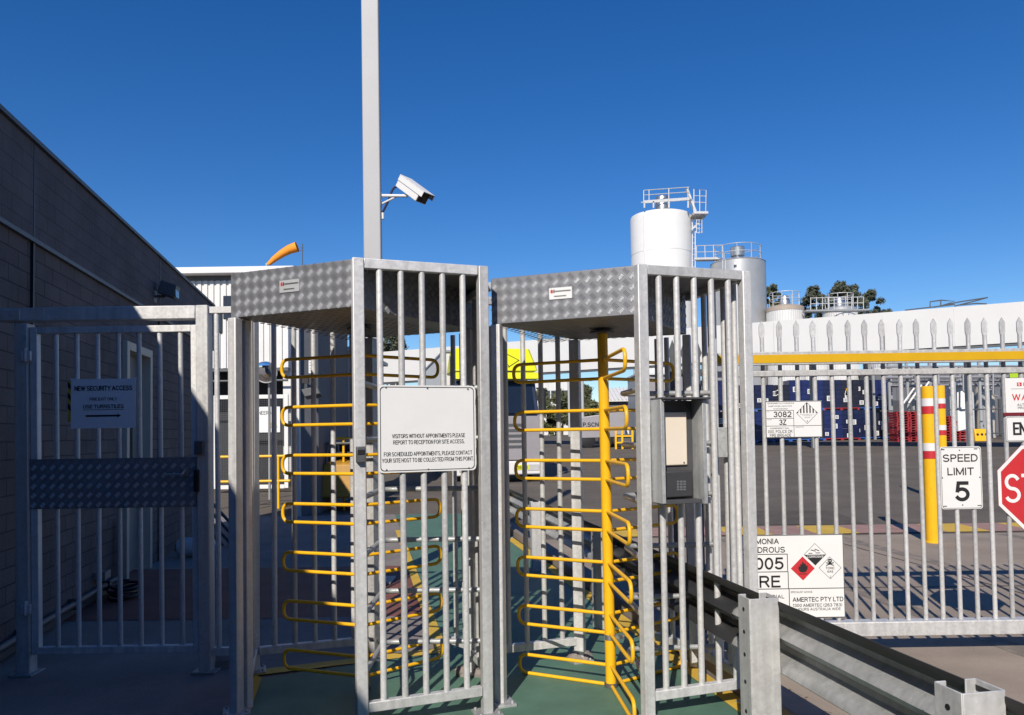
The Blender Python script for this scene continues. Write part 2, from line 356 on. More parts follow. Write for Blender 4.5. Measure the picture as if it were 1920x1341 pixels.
# ================================================================ lettering and signs
def _arc(cx, cy, rx, ry, a0, a1, n=11): return [(cx + rx * math.cos(R(a0 + (a1 - a0) * i / n)), cy + ry * math.sin(R(a0 + (a1 - a0) * i / n))) for i in range(n + 1)]
def _oval(cx, cy, rx, ry): return _arc(cx, cy, rx, ry, 0, 345, 23) + ['z']
GLY = {                                              # plain sans capitals drawn as centre lines
 'A': (.84, [[(0, 0), (.42, 1), (.84, 0)], [(.15, .34), (.69, .34)]]),
 'B': (.68, [[(0, .53), (0, 1), (.4, 1)] + _arc(.4, .765, .24, .235, 90, -90) + [(0, .53), (0, 0), (.42, 0)] + _arc(.42, .265, .26, .265, -90, 90)]),
 'C': (.80, [_arc(.43, .5, .43, .5, 42, 318, 16)]),
 'D': (.76, [[(0, 0), (0, 1), (.34, 1)] + _arc(.34, .5, .42, .5, 90, -90, 14) + [(0, 0)]]),
 'E': (.60, [[(.60, 1), (0, 1), (0, 0), (.62, 0)], [(0, .52), (.54, .52)]]),
 'F': (.56, [[(.58, 1), (0, 1), (0, 0)], [(0, .5), (.5, .5)]]),
 'G': (.84, [_arc(.43, .5, .43, .5, 42, 335, 16) + [(.84, .47), (.5, .47)]]),
 'H': (.72, [[(0, 0), (0, 1)], [(.72, 0), (.72, 1)], [(0, .52), (.72, .52)]]),
 'I': (.02, [[(.01, 0), (.01, 1)]]),
 'J': (.5, [[(.5, 1), (.5, .25)] + _arc(.25, .25, .25, .25, 0, -170)]),
 'K': (.72, [[(0, 0), (0, 1)], [(.70, 1), (0, .32)], [(.24, .56), (.74, 0)]]),
 'L': (.52, [[(0, 1), (0, 0), (.54, 0)]]),
 'M': (.88, [[(0, 0), (0, 1), (.44, .06), (.88, 1), (.88, 0)]]),
 'N': (.72, [[(0, 0), (0, 1), (.72, 0), (.72, 1)]]),
 'O': (.86, [_oval(.43, .5, .43, .5)]),
 'P': (.66, [[(0, 0), (0, 1), (.40, 1)] + _arc(.40, .735, .26, .265, 90, -90) + [(0, .47)]]),
 'Q': (.86, [_oval(.43, .5, .43, .5), [(.5, .25), (.84, -.04)]]),
 'R': (.70, [[(0, 0), (0, 1), (.42, 1)] + _arc(.42, .745, .25, .255, 90, -90) + [(0, .49)], [(.4, .49), (.70, 0)]]),
 'S': (.74, [_arc(.37, .745, .35, .255, 28, 270, 13)[:-1] + _arc(.37, .245, .37, .245, 90, -152, 13)]),
 'T': (.70, [[(0, 1), (.70, 1)], [(.35, 1), (.35, 0)]]),
 'U': (.70, [[(0, 1), (0, .34)] + _arc(.35, .34, .35, .34, 180, 360) + [(.70, 1)]]),
 'V': (.78, [[(0, 1), (.39, 0), (.78, 1)]]),
 'W': (1.14, [[(0, 1), (.29, 0), (.57, .96), (.85, 0), (1.14, 1)]]),
 'X': (.74, [[(0, 0), (.74, 1)], [(0, 1), (.74, 0)]]),
 'Y': (.76, [[(0, 1), (.38, .46), (.76, 1)], [(.38, .46), (.38, 0)]]),
 'Z': (.68, [[(0, 1), (.68, 1), (0, 0), (.70, 0)]]),
 '0': (.64, [_oval(.32, .5, .32, .5)]), '1': (.34, [[(.0, .76), (.16, .82), (.30, 1), (.30, 0)]]),
 '2': (.66, [_arc(.33, .70, .32, .30, 165, -35) + [(0, 0), (.66, 0)]]),
 '3': (.66, [_arc(.32, .76, .29, .24, 155, -90)[:-1] + _arc(.32, .26, .33, .26, 90, -158)]),
 '4': (.70, [[(.52, 0), (.52, 1), (0, .29), (.70, .29)]]),
 '5': (.68, [[(.62, 1), (.12, 1), (.05, .50)] + _arc(.32, .32, .35, .32, 138, -150, 14)]),
 '6': (.66, [_oval(.33, .32, .33, .32), _arc(.42, .5, .42, .5, 70, 200)]), '7': (.62, [[(0, 1), (.62, 1), (.22, 0)]]),
 '8': (.66, [_oval(.33, .76, .28, .24), _oval(.33, .26, .33, .26)]), '9': (.66, [_oval(.33, .68, .33, .32), _arc(.24, .5, .42, .5, 20, -110)]),
 '.': (.02, [[(.01, 0), (.01, .05)]]), ',': (.05, [[(.05, .04), (0, -.16)]]), '(': (.18, [_arc(.34, .46, .34, .62, 120, 240)]), ')': (.18, [_arc(-.16, .46, .34, .62, 60, -60)])}
def txt(mb, s, pf, a0, a1, b0, b1, o, bold=.0, shear=0):   # fits the words into a0..a1, capitals b0..b1
    t = (b1 - b0) * (.118 + bold * 3.0); gap = .30; wd = 0
    for ch in s: wd += .34 if ch == ' ' else GLY[ch][0] + gap
    wd -= gap; sx = (a1 - a0 - t) / wd; sy = (b1 - b0 - t); x = 0; k = 0
    for ch in s:
        if ch == ' ': x += .34; continue
        w_, st = GLY[ch]
        paths = []
        for path in st:
            if path[-1] == 'z': paths.append(path); continue
            cur = [path[0]]
            for i in range(1, len(path)):
                cur.append(path[i])
                if i < len(path) - 1:
                    u1 = Vector(((path[i][0] - path[i - 1][0]) * sx, (path[i][1] - path[i - 1][1]) * sy)); u2 = Vector(((path[i + 1][0] - path[i][0]) * sx, (path[i + 1][1] - path[i][1]) * sy))
                    if u1.length > 1e-9 and u2.length > 1e-9 and u1.normalized().dot(u2.normalized()) < -.3: paths.append(cur); cur = [path[i]]
            paths.append(cur)
        for path in paths:
            cl = path[-1] == 'z'; P = [Vector((a0 + t / 2 + (x + p[0]) * sx, b0 + t / 2 + p[1] * sy)) for p in (path[:-1] if cl else path)]
            P = [p for i, p in enumerate(P) if i == 0 or (p - P[i - 1]).length > 1e-6]; n = len(P); Lf, Rt = [], []
            if not cl and n > 1:
                P[0] = P[0] + (P[0] - P[1]).normalized() * t * (.5 if abs((P[0] - P[1]).y) < 1e-6 or abs((P[0] - P[1]).x) < 1e-6 else .28)
                P[-1] = P[-1] + (P[-1] - P[-2]).normalized() * t * (.5 if abs((P[-1] - P[-2]).y) < 1e-6 or abs((P[-1] - P[-2]).x) < 1e-6 else .28)
            for i in range(n):
                d0 = (P[i] - P[i - 1]) if (i or cl) else (P[1] - P[0]); d1 = (P[(i + 1) % n] - P[i]) if (i < n - 1 or cl) else d0
                d0, d1 = d0.normalized(), d1.normalized(); n0, n1 = Vector((-d0.y, d0.x)), Vector((-d1.y, d1.x)); m_ = n0 + n1
                m_ = n0 if m_.length < .2 else m_.normalized(); q = t / 2 / max(.5, m_.dot(n0))
                Lf.append(P[i] + m_ * q); Rt.append(P[i] - m_ * q)
            oo = o + .00004 * (k % 6); k += 1
            for i in range(n if cl else n - 1):
                j = (i + 1) % n; mb.poly([pf.pt(*v, oo) for v in (Lf[i], Rt[i], Rt[j], Lf[j])])
        x += w_ + gap
class SG:                                             # a sign seen at a photo rectangle on plane pf
    def __init__(s, name, label, cat, pf, x0, x1, y0, y1, m, rad=.006, thick=.003, off=.02, group=None, outline=None):
        ym = (y0 + y1) / 2; xm = (x0 + x1) / 2
        s.a0 = pf.uv(x0, ym)[0]; s.a1 = pf.uv(x1, ym)[0]; s.b1 = pf.uv(xm, y0)[1]; s.b0 = pf.uv(xm, y1)[1]
        s.x = (x0, x1); s.y = (y0, y1); s.pf = pf; s.off = off + thick
        s.root = thing(name, label, cat, pf.pt((s.a0 + s.a1) / 2, s.b0, off), group)
        if outline: pts = outline
        else:
            A0, A1, B0, B1 = s.a0, s.a1, s.b0, s.b1; pts = []
            for cx, cy, q in ((A1 - rad, B1 - rad, 0), (A0 + rad, B1 - rad, 1), (A0 + rad, B0 + rad, 2), (A1 - rad, B0 + rad, 3)):
                for k in range(5):
                    t = (q + k / 4) * math.pi / 2; pts.append((cx + rad * math.cos(t), cy + rad * math.sin(t)))
        s.pts = pts
        s.panel = MB().prism([pf.pt(a, b, off) for a, b in pts], pf.n * thick).build("panel", m, s.root, smooth=False)
    def A(s, x): return s.a0 + (x - s.x[0]) / (s.x[1] - s.x[0]) * (s.a1 - s.a0)
    def B(s, y): return s.b1 + (y - s.y[0]) / (s.y[1] - s.y[0]) * (s.b0 - s.b1)
    def words(s, items, name="lettering", m=None, bold=.012, o=.0015):
        mb = MB()
        for it in items:
            t, x0, x1, y0, y1 = it[:5]; txt(mb, t, s.pf, s.A(x0), s.A(x1), s.B(y1), s.B(y0), s.off + o, it[5] if len(it) > 5 else bold)
        return mb.build(name, m or ink, s.root, smooth=False, recalc=False)
    def quads(s, rects, name, m, o=.001):
        mb = MB()
        for q in rects:
            if len(q) == 4 and not hasattr(q[0], '__len__'):
                x0, x1, y0, y1 = q; q = [(x0, y0), (x1, y0), (x1, y1), (x0, y1)]
            mb.prism([s.pf.pt(s.A(x), s.B(y), s.off + .0001) for x, y in q], s.pf.n * o)
        return mb.build(name, m, s.root, smooth=False)
    def border(s, ins, wd, m, name="border", o=.0012):
        pts = [Vector((a, b)) for a, b in s.pts]; c = Vector(((s.a0 + s.a1) / 2, (s.b0 + s.b1) / 2)); W, H = (s.a1 - s.a0) / 2, (s.b1 - s.b0) / 2
        def shr(d): return [c + Vector(((p - c).x * (1 - d / W), (p - c).y * (1 - d / H))) for p in pts]
        P, Q = shr(ins), shr(ins + wd); mb = MB(); n = len(P)
        for i in range(n):
            j = (i + 1) % n
            if (P[i] - P[j]).length < 1e-5: continue
            mb.poly([s.pf.pt(*v, s.off + o) for v in (P[i], P[j], Q[j], Q[i])])
        return mb.build(name, m, s.root, smooth=False, recalc=False)
    def bolts(s, pts, m=None, r=.006):
        mb = MB()
        for x, y in pts: mb.lathe(s.pf.pt(s.A(x), s.B(y), s.off), [(0, .004), (r * .6, .004), (r, 0)], 10, s.pf.n)
        return mb.build("fixing", m or steel, s.root)

# ================================================================ turnstiles
def line(pt, pb, Y):
    a, b = at(pt, 600, Y), at(pb, 1200, Y)
    return lambda z: a + (b - a) * ((z - a.z) / (b.z - a.z))
def gaps(n): return [(i + 1) / (n + 1) for i in range(n)]
def turnstile(label, A, A2, B, C, I, J, D, I2, ztop, zbot, rot, rotY, angs, plate, axis_top, axis_bot, lock, hz0, hdz):
    fA, fA2, fB, fC = line(*A), line(*A2), line(*B), line(*C)
    I, J, D, I2 = Vector(I), Vector(J), Vector(D), Vector(I2)
    fI = lambda z: I + UP * z; fJ = lambda z: J + UP * z; fD = lambda z: D + UP * z
    base = fB(0); base.z = 0
    T = thing("turnstile", label, "turnstile", Vector(((fA(0).x + I.x) / 2, (fB(0).y + I.y) / 2, 0)), "full height turnstiles")
    bc = (fC(1) - fB(1)); bc.z = 0; bc.normalize(); ab = (fA(1) - fB(1)); ab.z = 0; ab.normalize()
    def post(f, z0, z1, w, d, side, name="post"):
        m = MB(); m.beam(f(z0), f(z1), w, d, side); return m.build(name, galv, T, bevel=.005)
    post(fA, 0, zbot - .003, .055, .055, ab); post(fA2, 0, zbot - .003, .05, .05, ab)
    post(fB, 0, ztop - .001, .058, .058, bc); post(fC, 0, ztop - .001, .055, .055, bc)
    for f, w in ((fJ, .065), (fI, .05)): post(f, .02, zbot - .003, w, w, ab)
    post(fD, .02, ztop, .05, .05, ab)
    # feet
    for f in (fA, fB, fC, fJ, fD):
        p = f(0); m = MB(); m.obox(Vector((p.x, p.y, .018)), bc * .07, bc.cross(UP) * .07, UP * .008)
        for sx in (-1, 1):
            for sy in (-1, 1): m.lathe(Vector((p.x, p.y, .026)) + bc * .05 * sx + bc.cross(UP) * .05 * sy, [(0, .012), (.009, .012), (.009, 0)], 6)
        m.build("base_plate", galv_dull, T, bevel=.003)
    # rails
    def rail(f, g, z, h=.05, w=.04, name="rail", e=.03):
        p, q = f(z), g(z); d = (q - p).normalized(); m = MB(); m.beam(p + d * e, q - d * e, w, h); return m.build(name, galv, T, bevel=.004)
    rail(fB, fC, .14); rail(fB, fC, ztop - .026, .052); rail(fC, fI, .14); rail(fC, fI, ztop - .026, .05); rail(fD, fJ, .14); rail(fD, fJ, ztop - .026)
    rail(fA2, fD, .14); rail(fA2, fD, ztop - .026)
    def bars(f, g, n, r, z0, z1):
        for t in gaps(n):
            m = MB(); p = f(z0).lerp(g(z0), t); q = f(z1).lerp(g(z1), t); m.tube([p, q], r, 12); m.build("bar", galv, T)
    bars(fB, fC, 5, .0165, .16, ztop - .05); bars(fC, fI, 5, .0165, .16, ztop - .05); bars(fD, fJ, 5, .0165, .16, ztop - .05); bars(fA2, fD, 2, .0165, .16, ztop - .05)
    I2f = lambda z: I2 + UP * z
    bars(fI, I2f, 3, .0165, .16, zbot); rail(fI, I2f, .14)
    # canopy
    poly = [fA(zbot) - ab * -.03, fB(zbot) + ab * .028, I + UP * zbot, J + UP * zbot]
    for p in poly: p.z = zbot
    m = MB(); m.prism(poly, (0, 0, ztop - zbot)); can = m.build("canopy", alu, T, bevel=.004)
    inn = (J - I).normalized() * .02
    m = MB(); m.prism([Vector((p.x, p.y, ztop - .012)) for p in (poly[1] + inn, fB(ztop) + bc * .02, fC(ztop) - bc * .03, I - inn * .3, I + inn)], (0, 0, .006)); m.build("roof_plate", alu, T)
    m = MB(); nA = ab.cross(UP); nA = nA if nA.y < 0 else -nA
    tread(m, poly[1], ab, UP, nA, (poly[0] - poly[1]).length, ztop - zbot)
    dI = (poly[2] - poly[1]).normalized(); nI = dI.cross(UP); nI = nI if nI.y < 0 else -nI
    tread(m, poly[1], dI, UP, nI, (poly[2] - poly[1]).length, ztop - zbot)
    m.build("tread_pattern", alu_highlight, can, smooth=False, recalc=False)  # this lug direction carries the painted highlight tone
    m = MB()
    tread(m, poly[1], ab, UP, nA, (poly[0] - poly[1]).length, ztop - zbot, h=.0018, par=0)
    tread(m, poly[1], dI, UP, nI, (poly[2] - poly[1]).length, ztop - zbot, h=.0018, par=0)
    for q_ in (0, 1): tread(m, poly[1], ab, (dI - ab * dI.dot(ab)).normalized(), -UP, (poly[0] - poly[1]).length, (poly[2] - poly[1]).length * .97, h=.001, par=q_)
    m.build("cross_tread", alu, can, smooth=False, recalc=False)  # crossing lugs keep the plate colour, no highlight painted
    # maker's plate on the canopy
    pf = PF(poly[1], ab); x0, x1, y0, y1, bright = plate
    a0, b1 = pf.uv(x0, y0); a1, b0 = pf.uv(x1, y1); a0, a1 = min(a0, a1), max(a0, a1)
    m = MB(); m.prism([pf.pt(a, b, .001) for a, b in ((a0, b0), (a1, b0), (a1, b1), (a0, b1))], pf.n * .0035)
    np_ = m.build("name_plate", bright, can)
    # the plane's r runs to the left, so flip for reading direction
    pr = PF(poly[1], -ab); ra0, rb1 = pr.uv(x0, y0); ra1, rb0 = pr.uv(x1, y1); W_, H_ = ra1 - ra0, rb1 - rb0
    m = MB(); txt(m, "G", pr, ra0 + W_ * .06, ra0 + W_ * .17, rb0 + H_ * .52, rb0 + H_ * .86, .0055, .05); m.build("emblem", red_ink, np_, smooth=False, recalc=False)
    m = MB(); txt(m, "B", pr, ra0 + W_ * .19, ra0 + W_ * .25, rb0 + H_ * .54, rb0 + H_ * .84, .0055, .03)
    for k in range(8): 
        aa = ra0 + W_ * (.28 + k * .085); m.poly([pr.pt(a, b, .0055) for a, b in ((aa, rb0 + H_ * .62), (aa + W_ * .065, rb0 + H_ * .62), (aa + W_ * .065, rb0 + H_ * .74), (aa, rb0 + H_ * .74))])
    for k in range(6):
        aa = ra0 + W_ * (.22 + k * .09); m.poly([pr.pt(a, b, .0055) for a, b in ((aa, rb0 + H_ * .2), (aa + W_ * .07, rb0 + H_ * .2), (aa + W_ * .07, rb0 + H_ * .3), (aa, rb0 + H_ * .3))])
    m.build("small_print", ink, np_, smooth=False, recalc=False)
    # rotor
    at_, ab_ = at(axis_top[0], axis_top[1], rotY), at(axis_bot[0], axis_bot[1], rotY)
    ax = lambda z: at_ + (ab_ - at_) * ((z - at_.z) / (ab_.z - at_.z))
    m = MB(); n_ = 12; m.tube([ax(.035), ax(zbot - .03)], .031, 24)
    ro = m.build("rotor", yellow, T)
    m = MB(); p = ax(zbot - .028); m.lathe(p, [(0, 0), (.075, 0), (.075, .012), (.05, .014), (.05, .027), (0, .027)], 24); m.build("flange", dark_steel, ro, bevel=.002)
    p = ax(.0); m = MB(); m.lathe(Vector((p.x, p.y, .014)), [(0, 0), (.04, 0), (.04, .02), (0, .02)], 20); m.build("pivot", dark_steel, ro)
    p = ax(.285); m = MB(); m.lathe(p, [(.033, 0), (.033, .03), (.030, .03)], 24); m.obox(p + Vector((.05, -.01, .015)), Vector((.03, 0, 0)), Vector((0, .004, 0)), UP * .011); m.build("clamp", steel, ro)
    for k in range(7):
        zc = hz0 + k * hdz
        for a in angs:
            d = Vector((math.cos(R(a)), math.sin(R(a)), 0)); c = ax(zc); h = .056
            pts = fillet([c + d * .02 + UP * h, c + d * rot + UP * h, c + d * rot - UP * h, c + d * .02 - UP * h], .054, 7)
            m = MB(); m.tube(pts, .0105, 10); m.build("arm", yellow, ro)
    # fixed comb between the arms
    bend = ax(1) + Vector((.125, -.02, 0))
    if lock: bend = ax(1) + Vector((.10, .0, 0))
    for k in range(6):
        z = hz0 + (k + .5) * hdz
        p0 = fB(z) + (bend - fB(1)).normalized() * .03; p1 = fC(z).lerp(fI(z), .55)
        p0.z = p1.z = z; b = Vector((ax(z).x + (.125 if not lock else .10), bend.y, z))
        m = MB(); m.tube(fillet([p0, b, p1], .07, 6), .0155, 10); m.build("comb_finger", galv_dull, T)
    p = fC(1).lerp(fI(1), .55); p.z = 0; post(lambda z: p + UP * z, .16, ztop - .05, .03, .03, bc, "comb_post")
    # strike box on the corner post
    if not lock:
        pb = PF(fB(0) , bc); a, b = pb.uv(673.5, 852)
        m = MB(); m.obox(pb.pt(a, b, .045), pb.r * .022, UP * .04, pb.n * .016); lb = m.build("lock_box", dark_steel, T, bevel=.004)
        m = MB(); m.obox(pb.pt(a, b + .012, .062), pb.r * .017, UP * .012, pb.n * .002); m.build("lock_cover", black, lb)
    else:
        q = fC(1.0).lerp(fI(1.0), .33)
        m = MB(); m.obox(Vector((q.x - .03, q.y - .03, 1.43)), (.035, 0, 0), (0, .03, 0), (0, 0, .085)); m.build("lock_box", galv_dull, T, bevel=.003)
        q = fC(1.0).lerp(fI(1.0), .75)
        m = MB(); m.obox(Vector((q.x - .02, q.y - .03, 1.42)), (.03, 0, 0), (0, .012, 0), (0, 0, .085)); kp = m.build("keyhole_plate", galv_dull, T, bevel=.003)
        m = MB(); m.lathe(Vector((q.x - .02, q.y - .043, 1.43)), [(0, .012), (.012, .012), (.017, 0)], 16, Vector((0, -1, 0))); m.build("keyhole", steel, kp)
    return T, fA, fB, fC, bc
plate_m = mat("etched_plate", (.42, .43, .44), .5, .1, .05, 20)
T1 = turnstile("galvanised turnstile with yellow arms, carrying the visitors notice, nearer the block wall",
    (440.5, 443, 4.05), (459, 462.5, 4.13), (671, 677.5, 3.75), (905, 912, 3.98), (-.2, 4.7, 0), (-.95, 4.98, 0), (-1.66, 4.75, 0), (-.45, 4.98, 0),
    2.405, 2.158, .56, 4.40, (160, 40, 280), (525, 562, 527, 546, plate_m), (674, 620), (682, 1290), False, .140, .297)
T2 = turnstile("galvanised turnstile with yellow arms, carrying the keypad box, beside the guard rail",
    (931, 938, 4.13), (918.5, 925, 4.2), (1202, 1213, 3.85), (1397, 1411, 4.05), (1.12, 4.7, 0), (.42, 4.88, 0), (-.27, 4.66, 0), (.92, 4.98, 0),
    2.372, 2.112, .59, 4.38, (154, 34, 274), (1030, 1073, 541, 559, white_sheet), (1129.5, 640), (1146, 1290), True, .078, .299)
rnd_ = random.Random(4)
for T_, pxs in ((T1, ((866, 1268), (876, 1262), (893, 1262), (899, 1270))), (T2, ((1080, 1243), (1098, 1241)))):
    for q in pxs:
        c_ = gnd(*q); m = MB(); n_ = 9; h_ = rnd_.uniform(.05, .10)
        ring_ = [[m.bm.verts.new(c_ + Vector((math.cos(a_ * 6.283 / n_) * r_ * rnd_.uniform(.7, 1.2), math.sin(a_ * 6.283 / n_) * r_ * rnd_.uniform(.7, 1.2), z_))) for a_ in range(n_)] for r_, z_ in ((.055, .0), (.05, h_ * .6), (.025, h_))]
        for a_, b_ in zip(ring_, ring_[1:]):
            for k_ in range(n_): m.bm.faces.new((a_[k_], a_[(k_ + 1) % n_], b_[(k_ + 1) % n_], b_[k_]))
        m.bm.faces.new(ring_[-1]); m.build("mortar_lump", concrete, T_[0], smooth=False)
# notice board on the first turnstile
pf1 = PF(T1[2](0), T1[4])
S = SG("notice_board", "large white notice telling visitors without appointments to report to reception", "sign", pf1, 708, 889, 723.5, 884, white_sheet, .02, .004, .022)
S.border(.008, .0035, ink)
S.words([("VISITORS WITHOUT APPOINTMENTS PLEASE", 732, 868, 813.5, 821, .0), ("REPORT TO RECEPTION FOR SITE ACCESS.", 734, 867, 825, 832.5, .0),
         ("FOR SCHEDULED APPOINTMENTS, PLEASE CONTACT", 717, 881.5, 846.5, 854, .0), ("YOUR SITE HOST TO BE COLLECTED FROM THIS POINT.", 713.5, 884.5, 858, 865.5, .0)])
S.bolts([(722, 728), (798, 729), (875, 730), (722, 879), (798, 880), (875, 880)], dark_steel, .005)
# keypad box on the second turnstile
pf2 = PF(T2[2](0), T2[4])
def onp(pf, x, y, o): a, b = pf.uv(x, y); return pf.pt(a, b, o)
KB = thing("keypad_box", "grey hooded intercom box with a cream panel and a small keypad", "intercom", onp(pf2, 1258, 940, .03))
def fr(pf, x0, x1, y0, y1, o0, o1):
    a0 = pf.uv(x0, (y0 + y1) / 2)[0]; a1 = pf.uv(x1, (y0 + y1) / 2)[0]; b1 = pf.uv((x0 + x1) / 2, y0)[1]; b0 = pf.uv((x0 + x1) / 2, y1)[1]
    return dict(c=pf.pt((a0 + a1) / 2, (b0 + b1) / 2, (o0 + o1) / 2), a=pf.r * (a1 - a0) / 2, b=pf.u * (b1 - b0) / 2, d=pf.n * (o1 - o0) / 2)
boxpaint = mat("grey_box_paint", (.075, .075, .08), .5, .1, .12, 12)
m = MB(); m.obox(**fr(pf2, 1224, 1293, 752, 936, .022, .03)); m.build("back_plate", boxpaint, KB)
m = MB(); m.obox(**fr(pf2, 1217, 1223.5, 751, 941, .022, .13)); m.obox(**fr(pf2, 1293.5, 1300, 751, 941, .022, .13)); m.build("side_cheek", galv_dull, KB, bevel=.002)
m = MB(); m.obox(**fr(pf2, 1215, 1302, 747.5, 751, .022, .155)); m.build("hood", boxpaint, KB, bevel=.002)
m = MB(); m.obox(**fr(pf2, 1223.6, 1293.4, 934, 941, .022, .12)); m.build("sill", boxpaint, KB, bevel=.002)
m = MB(); m.obox(**fr(pf2, 1228, 1280, 773, 872.5, .0305, .045)); cp = m.build("cream_panel", cream, KB, bevel=.006)
m = MB()
for x, y in ((1233, 778), (1275, 778), (1234, 867), (1274, 867)): m.lathe(onp(pf2, x, y, .0455), [(0, .003), (.005, .002), (.0055, 0)], 10, pf2.n)
m.build("screw", steel, cp)
m = MB(); m.obox(**fr(pf2, 1231, 1285, 882, 931, .0305, .075)); kp = m.build("keypad", mat("charcoal_plastic", (.045, .045, .048), .5, 0, .1, 20), KB, bevel=.008)
for i in range(3):
    for j in range(4):
        m = MB(); m.obox(**fr(pf2, 1255 + i * 6, 1259.4 + i * 6, 900 + j * 4.8, 903.6 + j * 4.8, .0755, .078)); m.build("key", steel, kp, bevel=.0008)
# ================================================================ left pedestrian gate
GY = 4.8
def gp(px, py): p = at(px, py, GY); return p
PG = thing("pedestrian_gate", "grey barred pedestrian gate with a tread plate panel, half in shade by the block wall", "gate", (-2.5, GY, 0))
def vpost(m, pt, pb, z0, z1, w, d, Y=GY):
    f = line(pt, pb, Y); m.beam(f(z0), f(z1), w, d, Vector((1, 0, 0)))
zH = 2.36
fl, frr = line(46, 50, GY), line(382.5, 388, GY)
m = MB(); m.beam(fl(0), fl(zH - .10), .085, .085, (1, 0, 0)); m.build("post", galv, PG, bevel=.006)
m = MB(); m.beam(frr(0), frr(zH), .078, .085, (1, 0, 0)); m.build("post", galv, PG, bevel=.006)
m = MB(); m.beam(fl(zH - .045) + Vector((-.14, 0, 0)), frr(zH - .045) + Vector((-.041, 0, 0)), .085, .088, (0, 1, 0)); m.build("header", galv, PG, bevel=.006)
for f in (fl, frr):
    m = MB(); p = f(0); m.obox((p.x, p.y, .012), (.075, 0, 0), (0, .075, 0), (0, 0, .007)); m.build("base_plate", galv_dull, PG, bevel=.003)
p = frr(0); m = MB(); m.lathe((p.x + .05, p.y + .12, 0.0045), [(.10, 0), (.09, .05), (.06, .07), (0, .075)], 12); m.build("footing", concrete, PG)
m = MB(); p = fl(zH - .05); m.obox((p.x - .16, p.y - .03, p.z + .0), (.16, 0, 0), (0, .02, 0), (0, 0, .035)); m.build("wall_bracket", galv, PG, bevel=.004)
# small fixed panel beside the turnstile
fe = line(431, 434, GY)
for z, h in ((2.33, .045), (.13, .05)):
    m = MB(); m.beam(frr(z) + Vector((.040, 0, 0)), fe(z) + Vector((.10, 0, 0)), .04, h, (0, 1, 0)); m.build("side_rail", galv, PG, bevel=.004)
fb = line(406, 411, GY); m = MB(); m.tube([fb(.155), fb(2.307)], .0165, 12); m.build("side_bar", galv, PG)
# leaf
zl1, zl0 = 2.235, .13
sl_, sr_ = line(66, 70, GY), line(366, 371, GY)
m = MB(); m.beam(sl_(zl0), sl_(zl1), .045, .045, (1, 0, 0)); m.beam(sr_(zl0), sr_(zl1), .045, .045, (1, 0, 0))
for z in (zl0 + .0225, zl1 - .0225): m.beam(sl_(z) + Vector((.0226, 0, 0)), sr_(z) - Vector((.0226, 0, 0)), .045, .045, (0, 1, 0))
leaf = m.build("leaf", galv, PG, bevel=.004)
for i in range(7):
    t = (i + 1) / 7.72
    p, q = sl_(.176).lerp(sr_(.176), t), sl_(zl1 - .046).lerp(sr_(zl1 - .046), t)
    m = MB(); m.tube([p, q], .0150, 12); m.build("bar", galv, leaf)
pfg = PF((0, GY, 0), (1, 0, 0))
f_ = fr(pfg, 60, 372, 859, 952, .024, .028)
m = MB(); m.obox(**f_); kpl = m.build("kick_plate", alu, leaf)
m = MB(); c = f_['c'] - f_['a'] - f_['b'] + f_['d']; tread(m, c + Vector((f_["a"].length * 2, 0, 0)), (-1, 0, 0), UP, pfg.n, f_['a'].length * 2, f_['b'].length * 2); m.build("tread_pattern", alu_highlight, kpl, smooth=False, recalc=False)
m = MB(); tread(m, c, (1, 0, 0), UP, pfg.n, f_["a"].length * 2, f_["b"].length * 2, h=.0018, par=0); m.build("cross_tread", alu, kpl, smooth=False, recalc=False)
m = MB(); m.tube(fillet([onp(pfg, 352, 880, .03), onp(pfg, 352, 888, .075), onp(pfg, 318, 889, .075)], .015), .007, 8); m.obox(onp(pfg, 352, 884, .034), (.018, 0, 0), (0, .005, 0), (0, 0, .03)); m.build("handle", steel, leaf)
m = MB(); m.obox(**fr(pfg, 373, 389, 827, 852, .044, .075)); m.build("lock_box", dark_steel, PG, bevel=.004)
m = MB(); m.obox(**fr(pfg, 371, 380, 880, 921, .044, .07)); m.build("latch", black, PG, bevel=.004)
for y in (670, 1140):
    m = MB(); m.obox(**fr(pfg, 50, 68, y - 10, y + 8, .044, .06)); m.lathe(onp(pfg, 58, y + 10, .055), [(0, 0), (.012, 0), (.012, .09), (0, .09)], 12); m.build("hinge", galv, PG, bevel=.003)
HS = SG("hazard_strip", "narrow yellow and black striped strip tied to the gate bars beside the paper notice", "marker", pfg, 130.5, 137, 716, 792, mat("dull_yellow", (.5, .36, .03), .6), .001, .003, .018)
HS.quads([[(130.5, 716 + k * 20), (137, 723 + k * 20), (137, 733 + k * 20), (130.5, 726 + k * 20)] for k in range(3)], "black_stripe", ink)
S = SG("paper_notice", "white paper notice reading new security access with an arrow to the turnstiles", "sign", pfg, 137, 257.5, 711, 803, paper, .003, .002, .0225)
S.words([("NEW SECURITY ACCESS", 144, 252, 724, 733, .02), ("FIRE EXIT ONLY", 172.5, 223.5, 746, 751.5, .016), ("USE TURNSTILES", 160, 236, 759, 766, .02)])
S.quads([(160, 236, 768.2, 769), (165, 224, 778.3, 781.7), [(224, 776.5), (231, 780), (224, 783.5)]], "arrow", ink)
S.quads([(136, 146, 709.5, 713)], "tape", paper); S.quads([(249, 259, 709.5, 713)], "tape", paper)

